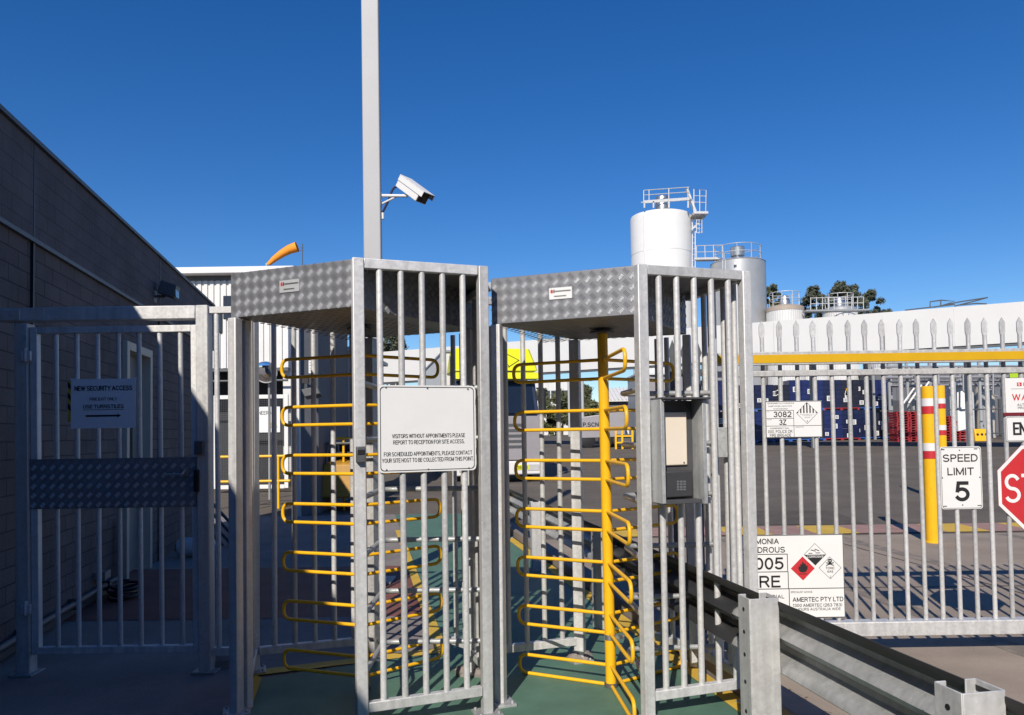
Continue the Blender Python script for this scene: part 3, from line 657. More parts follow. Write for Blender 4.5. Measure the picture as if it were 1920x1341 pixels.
# ================================================================ sliding gate on the right
SY = 4.95
VG = thing("sliding_gate", "galvanised vehicle gate of spear topped bars under a yellow striped rail", "gate", (4.0, SY, 0))
X0, X1 = 1.28, 7.2
amber = mat("amber_reflective_strip", (.62, .36, .008), .4, 0, .06, 7)
def hr(m, z0, z1, y0, y1): m.box(X0, X1, y0, y1, z0, z1)
m = MB(); hr(m, .13, .225, SY - .045, SY + .045); m.build("bottom_rail", galv, VG, bevel=.006)
m = MB(); hr(m, 1.852, 1.892, SY - .025, SY + .025); m.build("top_rail", galv, VG, bevel=.004)
m = MB(); hr(m, 1.925, 2.012, SY - .075, SY - .035); m.build("guide_rail", galv, VG, bevel=.003)
m = MB(); hr(m, 1.938, 1.992, SY - .0785, SY - .0755); m.build("amber_strip", amber, VG)
m = MB(); m.box(X0, X0 + .06, SY - .03, SY + .03, .226, 1.851); m.build("end_stile", galv, VG, bevel=.004)
random.seed(3)
sp = .1152; xb = at(1432, 760, SY).x
k0 = -int((xb - X0 - .08) / sp)
for k in range(k0, 47):
    x = xb + k * sp
    if x > X1 - .03: break
    dx = random.uniform(-.004, .004)
    m = MB(); m.tube([(x, SY, .226), (x, SY, 1.851)], .0145, 12); m.tube([(x, SY, 1.893), (x + dx, SY, 2.115)], .0135, 12)
    w_, t_ = .019, .004                            # flattened spear
    x += dx
    prof = [(-.012, 2.105), (-w_, 2.135), (-w_, 2.195), (0, 2.228), (w_, 2.195), (w_, 2.135), (.012, 2.105)]
    m.prism([(x + a, SY - t_, z) for a, z in prof], (0, 2 * t_, 0))
    m.build("bar", galv, VG)
pfs = PF((0, SY, 0), (1, 0, 0))
# speed sign
c4 = lambda x, y: (1680 + x / 3.946, 680 + y / 3.946)
S = SG("speed_sign", "white sign reading speed limit 5 on the gate bars", "sign", pfs, 1760.5, 1837.5, 837.3, 954, white_sheet, .018, .003, .017)
S.border(.005, .0025, ink)
def Q(t, x0, x1, y0, y1, b=.012): 
    a = c4(x0, y0); d = c4(x1, y1); return (t, a[0], d[0], a[1], d[1], b)
S.words([Q("SPEED", 337, 595, 677, 733), Q("LIMIT", 368, 563, 776, 832), Q("5", 417, 528, 877, 1025, .02)])
S.bolts([c4(463, 648), c4(472, 1052), c4(330, 850), c4(606, 850)], dark_steel, .005)
S.quads([(*[c4(v, 0)[0] for v in (328, 352)], *[c4(0, v)[1] for v in (638, 645)]), (*[c4(v, 0)[0] for v in (570, 596)], *[c4(0, v)[1] for v in (636, 643)]), (*[c4(v, 0)[0] for v in (330, 356)], *[c4(0, v)[1] for v in (1056, 1062)]), (*[c4(v, 0)[0] for v in (582, 610)], *[c4(0, v)[1] for v in (1054, 1060)])], "cable_tie", ink)
# stop sign
cx, cy = c4(1049, 921); h = (1230 - 612) / 2 / 3.946
ca, cb = pfs.uv(cx, cy); ha = pfs.uv(cx + h, cy)[0] - ca
octo = [(ca + ha / math.cos(R(22.5)) * math.cos(R(22.5 + 45 * k)), cb + ha / math.cos(R(22.5)) * math.sin(R(22.5 + 45 * k))) for k in range(8)]
S = SG("stop_sign", "red octagonal stop sign with a white rim on the gate bars", "sign", pfs, cx - h, cx + h, cy - h, cy + h, stopred, .01, .003, .017, outline=octo)
S.border(.0, .022, white_sheet)
S.words([("S",) + c4(787, 818)[:1] + (c4(905, 0)[0], c4(0, 820)[1], c4(0, 1033)[1], .0), ("TOP", c4(914, 0)[0], c4(1311, 0)[0], c4(0, 820)[1], c4(0, 1033)[1], .0)], m=white_sheet)
# warning and entry signs
S = SG("warning_sign", "white warning sign for the automatic gate, above the entry sign", "sign", pfs, c4(795, 0)[0], c4(1221, 0)[0], c4(0, 114)[1], c4(0, 368)[1], white_sheet, .006, .003, .017)
S.words([Q("WARNING", 843, 1172, 230, 280, .012)], "red_lettering", red_ink)
S.words([Q("AUTOMATIC GATE", 877, 1140, 302, 320, 0), Q("PROCEED SLOWLY", 882, 1135, 326, 343, 0), Q("ENTRANCE", 930, 1120, 148, 173, .01)])
S.quads([(c4(882, 0)[0], c4(917, 0)[0], c4(0, 147)[1], c4(0, 174)[1])], "emblem", red_ink)
S.words([Q("G", 887, 904, 150, 171, .02)], "emblem_letter", white_sheet, o=.003)
S.quads([(c4(838, 0)[0], c4(1180, 0)[0], c4(0, 193)[1], c4(0, 195)[1])], "rule_line", ink)
m = MB(); 
S2 = SG("entry_sign", "white sign with large black entry lettering between the warning and stop signs", "sign", pfs, c4(800, 0)[0], c4(1150, 0)[0], c4(0, 397)[1], c4(0, 581)[1], white_sheet, .008, .003, .017)
S2.border(.004, .002, ink)
S2.words([Q("ENTRY", 850, 1110, 440, 535, .014)])
mr_ = mat("maroon_paint", (.16, .012, .02), .5)
m = MB(); m.obox(**fr(pfs, c4(780, 0)[0], c4(1200, 0)[0], c4(0, 369.5)[1], c4(0, 391)[1], .0165, .024)); o = m.build("sign_bar", mr_, VG)
# 3082 sign
c5 = lambda x, y: (1400 + x / 5.333, 680 + y / 5.333)
def Q5(t, x0, x1, y0, y1, b=.01): a = c5(x0, y0); d = c5(x1, y1); return (t, a[0], d[0], a[1], d[1], b)
def R5(x0, x1, y0, y1): a = c5(x0, y0); d = c5(x1, y1); return (a[0], d[0], a[1], d[1])
S = SG("hazard_placard", "white placard numbered 3082 with a striped diamond, high on the gate bars", "sign", pfs, *R5(178, 742, 384, 750), white_sheet, .002, .003, .017)
S.border(.001, .004, ink)
S.words([Q5("ENVIRONMENTALLY HAZARDOUS", 202, 466, 400, 412, 0), Q5("SUBSTANCES, LIQUID, N.O.S.", 210, 446, 428, 440, 0), Q5("(WASTE BLEND)", 258, 402, 455, 467, 0),
         Q5("3082", 258, 437, 488, 545, .012), Q5("3Z", 312, 384, 568, 622, .012), Q5("IN EMERGENCY DIAL", 222, 412, 648, 662, .0), Q5("000, POLICE OR", 200, 442, 673, 702, .0), Q5("FIRE BRIGADE", 217, 428, 710, 739, .0),
         Q5("SUBSIDIARY RISK", 472, 556, 641, 649, 0), Q5("9", 587, 599, 580, 595, 0), Q5("ENVIRONMENTALLY", 525, 662, 517, 524, 0), Q5("HAZARDOUS", 545, 640, 531, 538, 0), Q5("SUBSTANCE", 565, 622, 549, 556, 0), Q5("UN", 192, 214, 486, 493, 0), Q5("HAZCHEM", 194, 240, 565, 572, 0)])
S.quads([R5(180, 460, 476, 480), R5(180, 460, 555, 559), R5(180, 740, 630, 634), R5(457, 461, 478, 748)], "rule_line", ink)
cx, cy, dd = 593, 507, 108
st = []
for k in range(7):
    x = cx + (k - 3) * 31 - 6.5; 
    def top(xx): return cy - dd + abs(xx - cx) + 3
    st.append([c5(x, top(x)), c5(x + 6.5, min(top(x + 6.5), top(x)) if abs(x + 6.5 - cx) < 8 else top(x + 6.5)), c5(x + 13, top(x + 13)), c5(x + 13, cy), c5(x, cy)] if top(x) < cy and top(x + 13) < cy else [c5(x + (6 if x < cx else 0), cy - 4), c5(x + (13 if x < cx else 7), cy - 8), c5(x + 13, cy), c5(x, cy)])
S.quads(st, "diamond_stripes", ink)
w_ = 2.5
S.quads([[c5(cx, cy - dd), c5(cx + dd, cy), c5(cx + dd - 4, cy), c5(cx, cy - dd + 4)], [c5(cx + dd, cy), c5(cx, cy + dd), c5(cx, cy + dd - 4), c5(cx + dd - 4, cy)],
         [c5(cx, cy + dd), c5(cx - dd, cy), c5(cx - dd + 4, cy), c5(cx, cy + dd - 4)], [c5(cx - dd, cy), c5(cx, cy - dd), c5(cx, cy - dd + 4), c5(cx - dd + 4, cy)]], "diamond_outline", ink)
# ammonia sign
c8 = lambda x, y: (1380 + x / 3.04, 900 + y / 3.04)
def Q8(t, x0, x1, y0, y1, b=.012): a = c8(x0, y0); d = c8(x1, y1); return (t, a[0], d[0], a[1], d[1], b)
def R8(x0, x1, y0, y1): a = c8(x0, y0); d = c8(x1, y1); return (a[0], d[0], a[1], d[1])
S = SG("ammonia_sign", "white ammonia sign with red, black and white diamonds, low behind the guard rail", "sign", pfs, *R8(-20, 610, 310, 784), white_sheet, .003, .003, .017)
S.border(.001, .0045, ink)
S.words([Q8("AMMONIA", 48, 243, 330, 362, .012), Q8("ANHYDROUS", -8, 277, 378, 411, .012), Q8("1005", 64, 267, 438, 507, .014), Q8("2RE", 62, 245, 541, 609, .014),
         Q8("DIAL", 196, 265, 650, 671, .012), Q8("SPECIALIST ADVICE", 302, 425, 631, 642, 0), Q8("AMERTEC PTY LTD", 312, 600, 666, 692, .012), Q8("1300 AMERTEC (263 783)", 312, 592, 703, 721, .008), Q8("24 HOURS AUSTRALIA WIDE", 302, 583, 727, 742, .006)])
S.quads([R8(-20, 291, 418, 422), R8(-20, 293, 518, 522), R8(-20, 610, 615, 619), R8(287, 291, 420, 516), R8(289, 293, 520, 616), R8(292, 296, 618, 784)], "rule_line", ink)
def dia(cx, cy, d): return [c8(cx, cy - d), c8(cx + d, cy), c8(cx, cy + d), c8(cx - d, cy)]
def ring(cx, cy, d, w):
    o, i = dia(cx, cy, d), dia(cx, cy, d - w); return [[o[k], o[(k + 1) % 4], i[(k + 1) % 4], i[k]] for k in range(4)]
S.quads([dia(375, 503, 68)], "flammable_diamond", stopred)
S.quads([[c8(x, y) for x, y in ((375, 462), (384, 478), (390, 472), (394, 490), (402, 484), (402, 505), (392, 522), (375, 526), (358, 522), (350, 505), (352, 488), (360, 494), (362, 476), (369, 482))], R8(352, 398, 532, 536)], "flame", ink, .002)
S.quads(ring(447, 424, 63, 2.5) + ring(530, 502, 64, 2.5), "diamond_outline", ink)
S.quads([[c8(385, 426), c8(509, 426), c8(447, 487)]], "corrosive_band", ink)
S.words([Q8("CORROSIVE", 400, 494, 430, 443, .01)], "white_lettering", white_sheet, o=.0025)
S.quads([R8(410, 432, 416, 420), R8(450, 476, 414, 418), [c8(424, 396), c8(452, 404), c8(450, 408), c8(422, 400)], [c8(446, 392), c8(472, 402), c8(470, 406), c8(444, 396)]], "corrosive_symbol", ink)
S.words([Q8("TOXIC", 505, 556, 496, 510, .01), Q8("GAS", 513, 547, 516, 529, .01), Q8("2", 527, 534, 546, 557, 0)], "toxic_lettering")
sk = [[c8(530 + 13 * math.cos(t), 462 + 12 * math.sin(t)) for t in [k * math.pi / 8 for k in range(16)]], [c8(507, 474), c8(510, 470), c8(553, 486), c8(550, 490)], [c8(553, 474), c8(550, 470), c8(507, 486), c8(510, 490)], R8(524, 536, 472, 480)]
S.quads(sk[:1] + sk[3:], "skull", ink, .0012); S.quads(sk[1:3], "bones", ink, .0016)
S.quads([[c8(525 + 10 * s + 3.2 * math.cos(t), 462 + 3.2 * math.sin(t)) for t in [k * math.pi / 4 for k in range(8)]] for s in (0, 1)], "eye_socket", white_sheet, .002)

# ================================================================ guard rail
GX = lambda y: 1.12 + (3.35 - y) * .178
gd = Vector((-.1752, .9845, 0)); gn = Vector((.9845, .1752, 0))   # along, and towards the road
GRL = thing("guard_rail", "galvanised W profile guard rail running between the walkway and the vehicle gate", "guard rail", (GX(5), 5, 0))
prof = [(0, .155), (-.004, .150), (.0, .140), (.012, .118), (.055, .098), (.075, .085), (.078, .062), (.055, .045), (.015, .024), (.0, .0)]
prof = prof + [(a, -b) for a, b in prof[::-1][1:]]
m = MB(); zc = .575; rows = []
y0_, y1_ = 1.0, 12.2
for y in (y0_, y1_):
    rows.append([[m.bm.verts.new(Vector((GX(y), y, zc + b)) + gn * (.045 + a + e)) for a, b in prof] for e in (0, .004)])
n = len(prof)
for e in (0, 1):
    for k in range(n - 1): m.bm.faces.new((rows[0][e][k], rows[0][e][k + 1], rows[1][e][k + 1], rows[1][e][k]))
for k in (0, n - 1): m.bm.faces.new((rows[0][0][k], rows[0][1][k], rows[1][1][k], rows[1][0][k]))
for i in (0, 1):
    for k in range(n - 1): m.bm.faces.new((rows[i][0][k], rows[i][0][k + 1], rows[i][1][k + 1], rows[i][1][k]))
m.build("rail", rail_galv, GRL)
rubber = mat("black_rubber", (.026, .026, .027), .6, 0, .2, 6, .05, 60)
def cover(name, pr, ya, yb, off):
    m = MB(); rw = [[[m.bm.verts.new(Vector((GX(y), y, zc + b)) + gn * (.045 + a + e)) for a, b in pr] for e in off] for y in (ya, yb)]; k_ = len(pr)
    for e in (0, 1):
        for k in range(k_ - 1): m.bm.faces.new((rw[0][e][k], rw[0][e][k + 1], rw[1][e][k + 1], rw[1][e][k]))
    for k in (0, k_ - 1): m.bm.faces.new((rw[0][0][k], rw[0][1][k], rw[1][1][k], rw[1][0][k]))
    for i in (0, 1):
        for k in range(k_ - 1): m.bm.faces.new((rw[i][0][k], rw[i][0][k + 1], rw[i][1][k + 1], rw[i][1][k]))
    m.build(name, rubber, GRL)
cover("rubber_edge", [(-.002, .163), (-.002, .150), (.0, .140), (.010, .120)], 1.0, 12.1, (-.009, -.003))
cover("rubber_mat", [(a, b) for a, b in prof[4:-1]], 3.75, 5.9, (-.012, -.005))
for y in (2.16, 3.35, 5.7, 8.06, 10.4):
    x = GX(y); c = Vector((x, y, 0)); m = MB()
    zt_ = .755
    W2, Dp = .068, .052                             # C section: web facing the walkway side
    for dv, du, hw, hd in ((-Dp, 0, W2, .003), (0, -W2, .003, Dp), (0, W2, .003, Dp)):
        cc = c + gd * dv + gn * (du - .03) + UP * (zt_ / 2)
        m.obox(cc, gn * hw, gd * hd, UP * (zt_ / 2))
    for sgn in (-1, 1): m.obox(c + gd * Dp + gn * (sgn * (W2 - .018) - .03) + UP * (zt_ / 2), gn * .018, gd * .003, UP * (zt_ / 2))
    po = m.build("post", galv, GRL, bevel=.002)
    for z in (.70, .60, .50, .38, .25):
        m = MB(); m.lathe(c + gn * (-.03 - W2 - .003) + UP * z, [(0, .002), (.009, .002), (.009, 0)], 10, -gn); m.build("bolt_hole", ink, po)
# ================================================================ yellow posts
def bollard(name, label, x, y, h, r, bands, grp):
    T = thing(name, label, "bollard", (x, y, zt(y)), grp); z0 = zt(y)
    m = MB(); m.lathe((x, y, z0), [(0, 0), (r + .01, 0), (r + .01, .02), (r, .03), (r, h - .01), (r - .012, h), (0, h)], 32); m.build("tube", yellow, T)
    for z in bands:
        m = MB(); m.lathe((x, y, z0 + z), [(r + .001, 0), (r + .0035, 0), (r + .0035, .10), (r + .001, .10)], 32); m.build("white_band", white_paint, T)
        m = MB(); m.lathe((x, y, z0 + z - .10), [(r + .001, 0), (r + .0035, 0), (r + .0035, .098), (r + .001, .098)], 32); m.build("red_band", stopred, T)
bp = gnd(1750, 1018)
bollard("bollard", "nearer of two tall yellow bollards behind the gate, left of the speed sign", bp.x, bp.y, 2.03, .086, (1.19, 1.77), "yellow bollards behind the gate")
bp2 = at(1765, 800, 14.8)
bollard("bollard", "farther of two tall yellow bollards, mostly hidden behind the nearer one", bp2.x, bp2.y, 2.31, .086, (1.42, 1.95), "yellow bollards behind the gate")
# ================================================================ pole with surveillance camera
PY = 7.6
pa, pb = at(694.5, 0, PY), at(699.5, 475, PY)
PO = thing("white_pole", "tall square pale grey pole rising behind the first turnstile", "pole", (pb.x, PY, 0))
pl_ = lambda z: pb + (pa - pb) * ((z - pb.z) / (pa.z - pb.z))
m = MB(); m.beam(pl_(0), pl_(7.6), .176, .176, (1, .1, 0)); m.build("shaft", pole_paint, PO, bevel=.012)
m = MB(); p = pl_(0); m.obox((p.x, p.y, .022), (.17, 0, 0), (0, .17, 0), (0, 0, .012)); m.build("base_plate", galv_dull, PO, bevel=.004)
m = MB(); p = pl_(7.6); m.obox((p.x, p.y, 7.61), (.1, 0, 0), (0, .1, 0), (0, 0, .01)); m.build("cap", pole_paint, PO)
CT = thing("surveillance_camera", "white box surveillance camera on an arm high on the pole, pointing down", "camera", at(716, 368, PY))
ax_ = Vector((.60, -.42, -.56)).normalized(); sd = Vector((.55, .83, 0)).normalized(); sd = (sd - ax_ * sd.dot(ax_)).normalized(); up_ = sd.cross(ax_); up_ = up_ if up_.z > 0 else -up_
cc = at(774, 356.5, PY - .12)
m = MB(); m.obox(cc, ax_ * .175, sd * .075, up_ * .062); hs = m.build("housing", white_paint, CT, bevel=.008)
m = MB(); m.obox(cc + up_ * .067 + ax_ * .03, ax_ * .20, sd * .085, up_ * .004)
for s in (-1, 1): m.obox(cc + up_ * .04 + ax_ * .03 + sd * (.083 * s), ax_ * .20, sd * .002, up_ * .03)
m.build("sun_hood", white_paint, hs, bevel=.003)
m = MB(); m.obox(cc + ax_ * .177, ax_ * .002, sd * .068, up_ * .054); m.lathe(cc + ax_ * .18, [(0, .01), (.03, .01), (.034, 0)], 20, ax_); m.build("lens_window", black, hs)
mt = at(714.5, 367, PY - .02); en = at(764, 367.5, PY - .12)
m = MB(); m.tube([mt, en], .016, 10); m.tube([at(714.5, 383, PY - .02), at(745, 368, PY - .07)], .011, 8); m.obox(at(714, 375, PY - .02), (.008, 0, 0), (0, .03, 0), (0, 0, .07)); m.build("arm", white_paint, CT)
ps = [at(*q, PY - .03) for q in ((716.5, 400), (722, 389), (729, 375), (733, 362), (738, 352), (747, 348))]
m = MB(); m.tube(fillet(ps, .04, 4), .013, 8); m.build("cable", mat("blue_black_cable", (.02, .025, .06), .5), CT)
m = MB(); m.lathe(at(717.5, 411, PY - .03), [(0, 0), (.016, 0), (.016, .065), (0, .065)], 14); m.build("connector", white_paint, CT)

# ================================================================ far left: white shed, mirror, gatehouse, yard rails
def ribbed(m, p0, p1, z0, z1, pitch, dep=.03, wd=.4):
    p0, p1 = Vector(p0), Vector(p1); d = (p1 - p0); L = d.length; d.normalize(); nn = Vector((d.y, -d.x, 0))
    m.obox((p0 + p1) / 2 - nn * .1 + UP * (z0 + z1) / 2, d * L / 2, nn * .1, UP * (z1 - z0) / 2)
    k = 0
    while (k + .5) * pitch < L:
        c = p0 + d * (k + .5) * pitch + UP * (z0 + z1) / 2
        m.obox(c + nn * (dep / 2 + .0005), d * pitch * wd / 2, nn * dep / 2, UP * (z1 - z0) / 2); k += 1
siding = mat("white_siding", (.66, .65, .63), .55, .05, .05, 2)
grey_wall = mat("dark_grey_wall", (.14, .145, .16), .8, 0, .1, 2)
SYD = 19.0
zz = lambda y, Y, hx=820: 1.5 + (hx - y) * Y / FPX
WS = thing("white_shed", "white ribbed shed with flat roof and dark open bay beyond the pedestrian gate", "building", (-7.2, SYD, zt(SYD)))
x0, x1 = -10.5, -5.75
m = MB(); ribbed(m, (x0, SYD, 0), (x1, SYD, 0), 3.28, 5.55, .16, .035, .55)
m.obox(((x0 + x1) / 2, SYD + 4.2, 3), ((x1 - x0) / 2, 0, 0), (0, .1, 0), (0, 0, 2.5)); m.obox((x1 - .1, SYD + 2.1, 3), (.1, 0, 0), (0, 1.88, 0), (0, 0, 2.5)); m.obox((x0 + .1, SYD + 2.1, 3), (.1, 0, 0), (0, 1.88, 0), (0, 0, 2.5))
m.build("wall", siding, WS, smooth=False)
m = MB(); m.box(x0 - .2, x1 + .25, SYD - .35, SYD + 4.6, 5.68, 5.84); m.build("roof", white_paint, WS, bevel=.01)
m = MB(); m.box(x0, x1, SYD - .02, SYD + .15, 5.551, 5.679); m.build("eave_gap", dark_steel, WS)
m = MB(); m.box(-7.62, -7.42, SYD - .06, SYD - .001, 4.2, 4.75); m.box(-7.4, -6.9, SYD - .06, SYD - .001, 4.55, 5.15); m.build("window", mat("dark_pane", (.03, .033, .04), .15), WS, bevel=.01)
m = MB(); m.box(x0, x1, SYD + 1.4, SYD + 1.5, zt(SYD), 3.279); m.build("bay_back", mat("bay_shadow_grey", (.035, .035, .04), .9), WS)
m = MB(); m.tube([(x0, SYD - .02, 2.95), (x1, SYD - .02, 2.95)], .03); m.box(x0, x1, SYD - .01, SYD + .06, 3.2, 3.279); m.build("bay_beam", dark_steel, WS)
# mesh gate across the bay
MG = thing("mesh_gate", "white framed mesh gate with the engineering board, across the dark shed bay", "gate", (-7, SYD - .25, zt(SYD)))
gx0, gx1, gz0, gz1 = at(405, 800, SYD - .25).x, at(537, 800, SYD - .25).x, zt(SYD) + .1, zz(742, SYD)
m = MB(); yy = SYD - .25
for xx in (gx0, gx1): m.box(xx - .05, xx + .05, yy - .03, yy + .03, gz0, gz1)
for z in (gz0 + .04, gz1 - .05): m.box(gx0 + .051, gx1 - .051, yy - .03, yy + .03, z - .05, z + .05)
m.build("frame", white_paint, MG, bevel=.006)
m = MB()
for k in range(38): x = gx0 + .05 + (gx1 - gx0 - .1) * k / 37; m.tube([(x, yy, gz0), (x, yy, gz1 - .1)], .004, 4)
for k in range(48): z = gz0 + .05 + (gz1 - gz0 - .1) * k / 47; m.tube([(gx0, yy + .008, z), (gx1, yy + .008, z)], .004, 4)
m.build("mesh", dark_steel, MG)
pfm = PF((0, yy, 0), (1, 0, 0))
S = SG("engineering_board", "white engineering board hung on the mesh gate of the shed bay", "sign", pfm, 466, 526, 763, 811, white_sheet, .01, .01, .035)
S.words([("ENGINEERING", 454 + 15, 517, 771, 778, .0)], o=.003)
S.quads([[(508, 797), (511, 790), (513, 787), (517, 789), (516, 794), (520, 797)]], "emblem", amber, .004); S.words([("LION", 509, 521, 799, 802.5, 0), ("BREWERY ACCESS", 470, 488, 784, 786.5, 0), ("STAFF ONLY", 470, 484, 789, 791.5, 0)][:1], "small_lettering", o=.003)
# convex mirror
MY = 16.8
mc = at(498, 698, MY)
CM = thing("convex_mirror", "round convex traffic mirror in front of the white shed", "mirror", mc)
mir = mat("mirror_glass", (.75, .76, .78), .04, 1.0, .01, 3)
mn = Vector((.2, -1, -.42)).normalized()
m = MB(); m.lathe(mc, [(0, .075), (.07, .070), (.14, .055), (.20, .03), (.245, 0)], 32, mn); m.build("glass", mir, CM)
m = MB(); m.lathe(mc, [(.245, 0), (.255, .012), (.262, 0), (.255, -.03), (0, -.05)], 32, mn); m.build("rim", mat("mirror_rim", (.45, .45, .46), .5), CM)
m = MB(); m.tube([mc - mn * .05, mc - mn * .12 + Vector((0, .1, 0)), (mc.x, MY + .25, mc.z), (mc.x, MY + .25, zt(MY))], .03, 10); m.build("post", galv_dull, CM)
# gatehouse with ribbed annex
GH = thing("gatehouse", "gatehouse wall toned dark grey for its shade, with a projecting lamp, left behind the turnstile", "building", (-4, 14, 0))
ga, gb = at(561, 760, 14.0), at(597, 760, 14.3)
m = MB(); m.prism([(ga.x, 14.0, 0), (gb.x, 14.3, 0), (gb.x + .02, 16.8, zt(16)), (ga.x - .6, 16.8, zt(16))], (0, 0, 3.85)); m.build("wall", grey_wall, GH, bevel=.01)  # the wall's shade is put into its dark grey colour
m = MB(); m.beam(Vector((ga.x - .03, 13.95, 0)), Vector((ga.x - .03, 13.95, 3.9)), .12, .10, (1, 0, 0)); m.build("corner_post", galv, GH, bevel=.006)
m = MB(); p = at(585, 737, 13.75); m.obox(p, (.14, .02, .03), (-.02, .16, -.02), (-.03, 0, .07)); m.tube([p + Vector((0, .1, .03)), (p.x - .05, 14.1, p.z + .02)], .025); m.build("lamp", dark_steel, GH, bevel=.01)
m = MB(); m.box(ga.x + .08, ga.x + .2, 13.9, 13.98, 2.5, 2.62); m.build("sensor", black, GH)
AN = thing("ribbed_annex", "pale ribbed annex with white doors behind the dark gatehouse", "building", (-3.6, 17, zt(17)))
AY = 17.0; a0, a1 = at(586, 760, AY).x, at(664, 760, AY).x
m = MB(); ribbed(m, (a0 - .1, AY, 0), (a1, AY, 0), zt(AY), zz(657, AY, 816), .2, .03, .5); m.obox((a1 - .1, AY + 2, 1.8), (.1, 0, 0), (0, 1.9, 0), (0, 0, 1.6)); m.build("wall", siding, AN, smooth=False)
m = MB(); m.box(a0 - .2, a1 + .12, AY - .15, AY + 4, zz(657, AY, 816) + .001, zz(657, AY, 816) + .09); m.build("roof", white_paint, AN)
pfa = PF((0, AY - .03, 0), (1, 0, 0))
for q0, q1 in ((617, 626), (627.5, 636.5)):
    m = MB(); m.obox(**fr(pfa, q0, q1, 720, 852, .004, .03)); d_ = m.build("door", white_paint, AN, bevel=.005)
    m = MB(); m.lathe(onp(pfa, q1 - 2 if q0 < 620 else q0 + 1.5, 775, .03), [(0, .05), (.03, .05), (.03, 0)], 10, pfa.n); m.build("handle", dark_steel, d_)
for q in ((597, 608, 676, 700), (579, 590, 676, 700)):
    S = SG("notice_sheet", ("white notice sheet on the pale annex wall, right of the bar" if q[0] > 590 else "white notice sheet on the dark gatehouse wall"), "sign", PF((0, 16.9 if q[0] > 590 else 13.9, 0), (1, 0, 0)), *q, white_sheet, .004, .006, .005)
    S.quads([(q[0] + 2, q[1] - 2, q[2] + 4 + 5 * k, q[2] + 5 + 5 * k) for k in range(4)], "small_print", ink, .002)
S = SG("safety_sheet", "small white sheet of lines on the yellow rails before the annex", "sign", PF((0, 15.2, 0), (1, 0, 0)), 614, 630, 809, 822, white_sheet, .004, .006, .005)
S.quads([(616, 628, 811.5 + 3 * k, 812.6 + 3 * k) for k in range(3)], "small_print", ink, .002)
def yrail(name, label, px0, px1, y0, y1, Y, npost, nrail, r=.028):
    T = thing(name, label, "railing", (at((px0 + px1) / 2, y1, Y).x, Y, zt(Y)), "yellow pedestrian rails")
    a, b = at(px0, y0, Y), at(px1, y0, Y); zb = zt(Y)
    for k in range(npost):
        p = a.lerp(b, k / (npost - 1)); m = MB(); m.tube([(p.x, p.y, zb), (p.x, p.y, a.z)], r, 10); m.build("post", yellow, T)
    for k in range(nrail):
        z = a.z - (a.z - zb) * k / nrail * .95; m = MB(); m.tube([(a.x, a.y, z), (b.x, b.y, z)], r, 10); m.build("rail", yellow, T)
yrail("yellow_rail", "long low yellow rail across the front of the dark shed bay", 408, 560, 857, 925, 15.3, 5, 2)
yrail("yellow_rail", "short tall yellow rail in front of the pale annex doors", 624, 664, 822, 915, 14.8, 3, 4, .024)
# two wheeled plant under the yellow rails
OF = thing("forklift", "amber forklift parked in shade between the gatehouse and the annex", "forklift", (at(650, 900, 14.6).x, 14.6, 0))
fx = at(608, 900, 14.9).x; fo = mat("amber_machine_paint", (.42, .22, .03), .5, 0, .15, 6)
m = MB(); m.hexa([Vector(v) for v in ((fx, 14.5, .28), (fx + .85, 14.5, .28), (fx + .85, 15.7, .28), (fx, 15.7, .28), (fx + .05, 14.6, .95), (fx + .8, 14.6, .95), (fx + .8, 15.6, 1.12), (fx + .05, 15.6, 1.12))]); m.build("body", fo, OF, bevel=.04)
for x in (fx - .02, fx + .87):
    for y in (14.75, 15.45):
        m = MB(); m.lathe((x - .06, y, .24), [(0, 0), (.16, 0), (.235, .015), (.235, .11), (.16, .125), (0, .125)], 24, Vector((1, 0, 0))); wq = m.build("wheel", black, OF)
        m = MB(); m.lathe((x - .065, y, .24), [(0, 0), (.12, 0), (.12, .135), (0, .135)], 16, Vector((1, 0, 0))); m.build("hub", fo, wq)
m = MB()
for x in (fx + .1, fx + .75):
    m.tube([(x, 14.65, .95), (x, 14.75, 1.35), (x, 15.5, 1.35), (x, 15.6, 1.1)], .025)
m.tube([(fx + .1, 14.75, 1.35), (fx + .75, 14.75, 1.35)], .025); m.build("guard_frame", dark_steel, OF)
m = MB(); m.box(fx + .2, fx + .65, 14.9, 15.4, 1.08, 1.18); m.box(fx + .2, fx + .65, 15.34, 15.42, 1.181, 1.34); m.build("seat", black, OF, bevel=.02)
# metal steps with rails near the wall end
ST = thing("stair_rail", "dark sloping stair rails beyond the pedestrian gate, low against the shade", "railing", (at(415, 1000, 10.5).x, 10.5, 0))
for k in range(4):
    m = MB(); m.tube([at(393, 938 + k * 19, 10.5), at(436, 985 + k * 19, 10.2)], .022, 8); m.build("rail", dark_steel, ST)
for q in ((393, 938, 10.5), (434, 984, 10.2)):
    p = at(*q); m = MB(); m.tube([p, (p.x, p.y, .004)], .025, 8); m.build("post", dark_steel, ST)
# walkway posts
def ypost(label, px, ytop, ybot, w):
    p = gnd(px, ybot); h = at(px, ytop, p.y).z
    T = thing("marker_post", label, "post", (p.x, p.y, 0), "posts along the kerb")
    m = MB(); m.obox((p.x, p.y, h / 2), (w, 0, 0), (0, w, 0), (0, 0, h / 2)); m.build("shaft", yellow, T, bevel=.01)
    m = MB(); m.obox((p.x, p.y, .018), (w * 1.8, 0, 0), (0, w * 1.8, 0), (0, 0, .006)); m.build("base_plate", galv_dull, T)
ypost("square yellow post at the far end of the guard rail, left of the turnstile arms", 949, 868, 1010, .055)

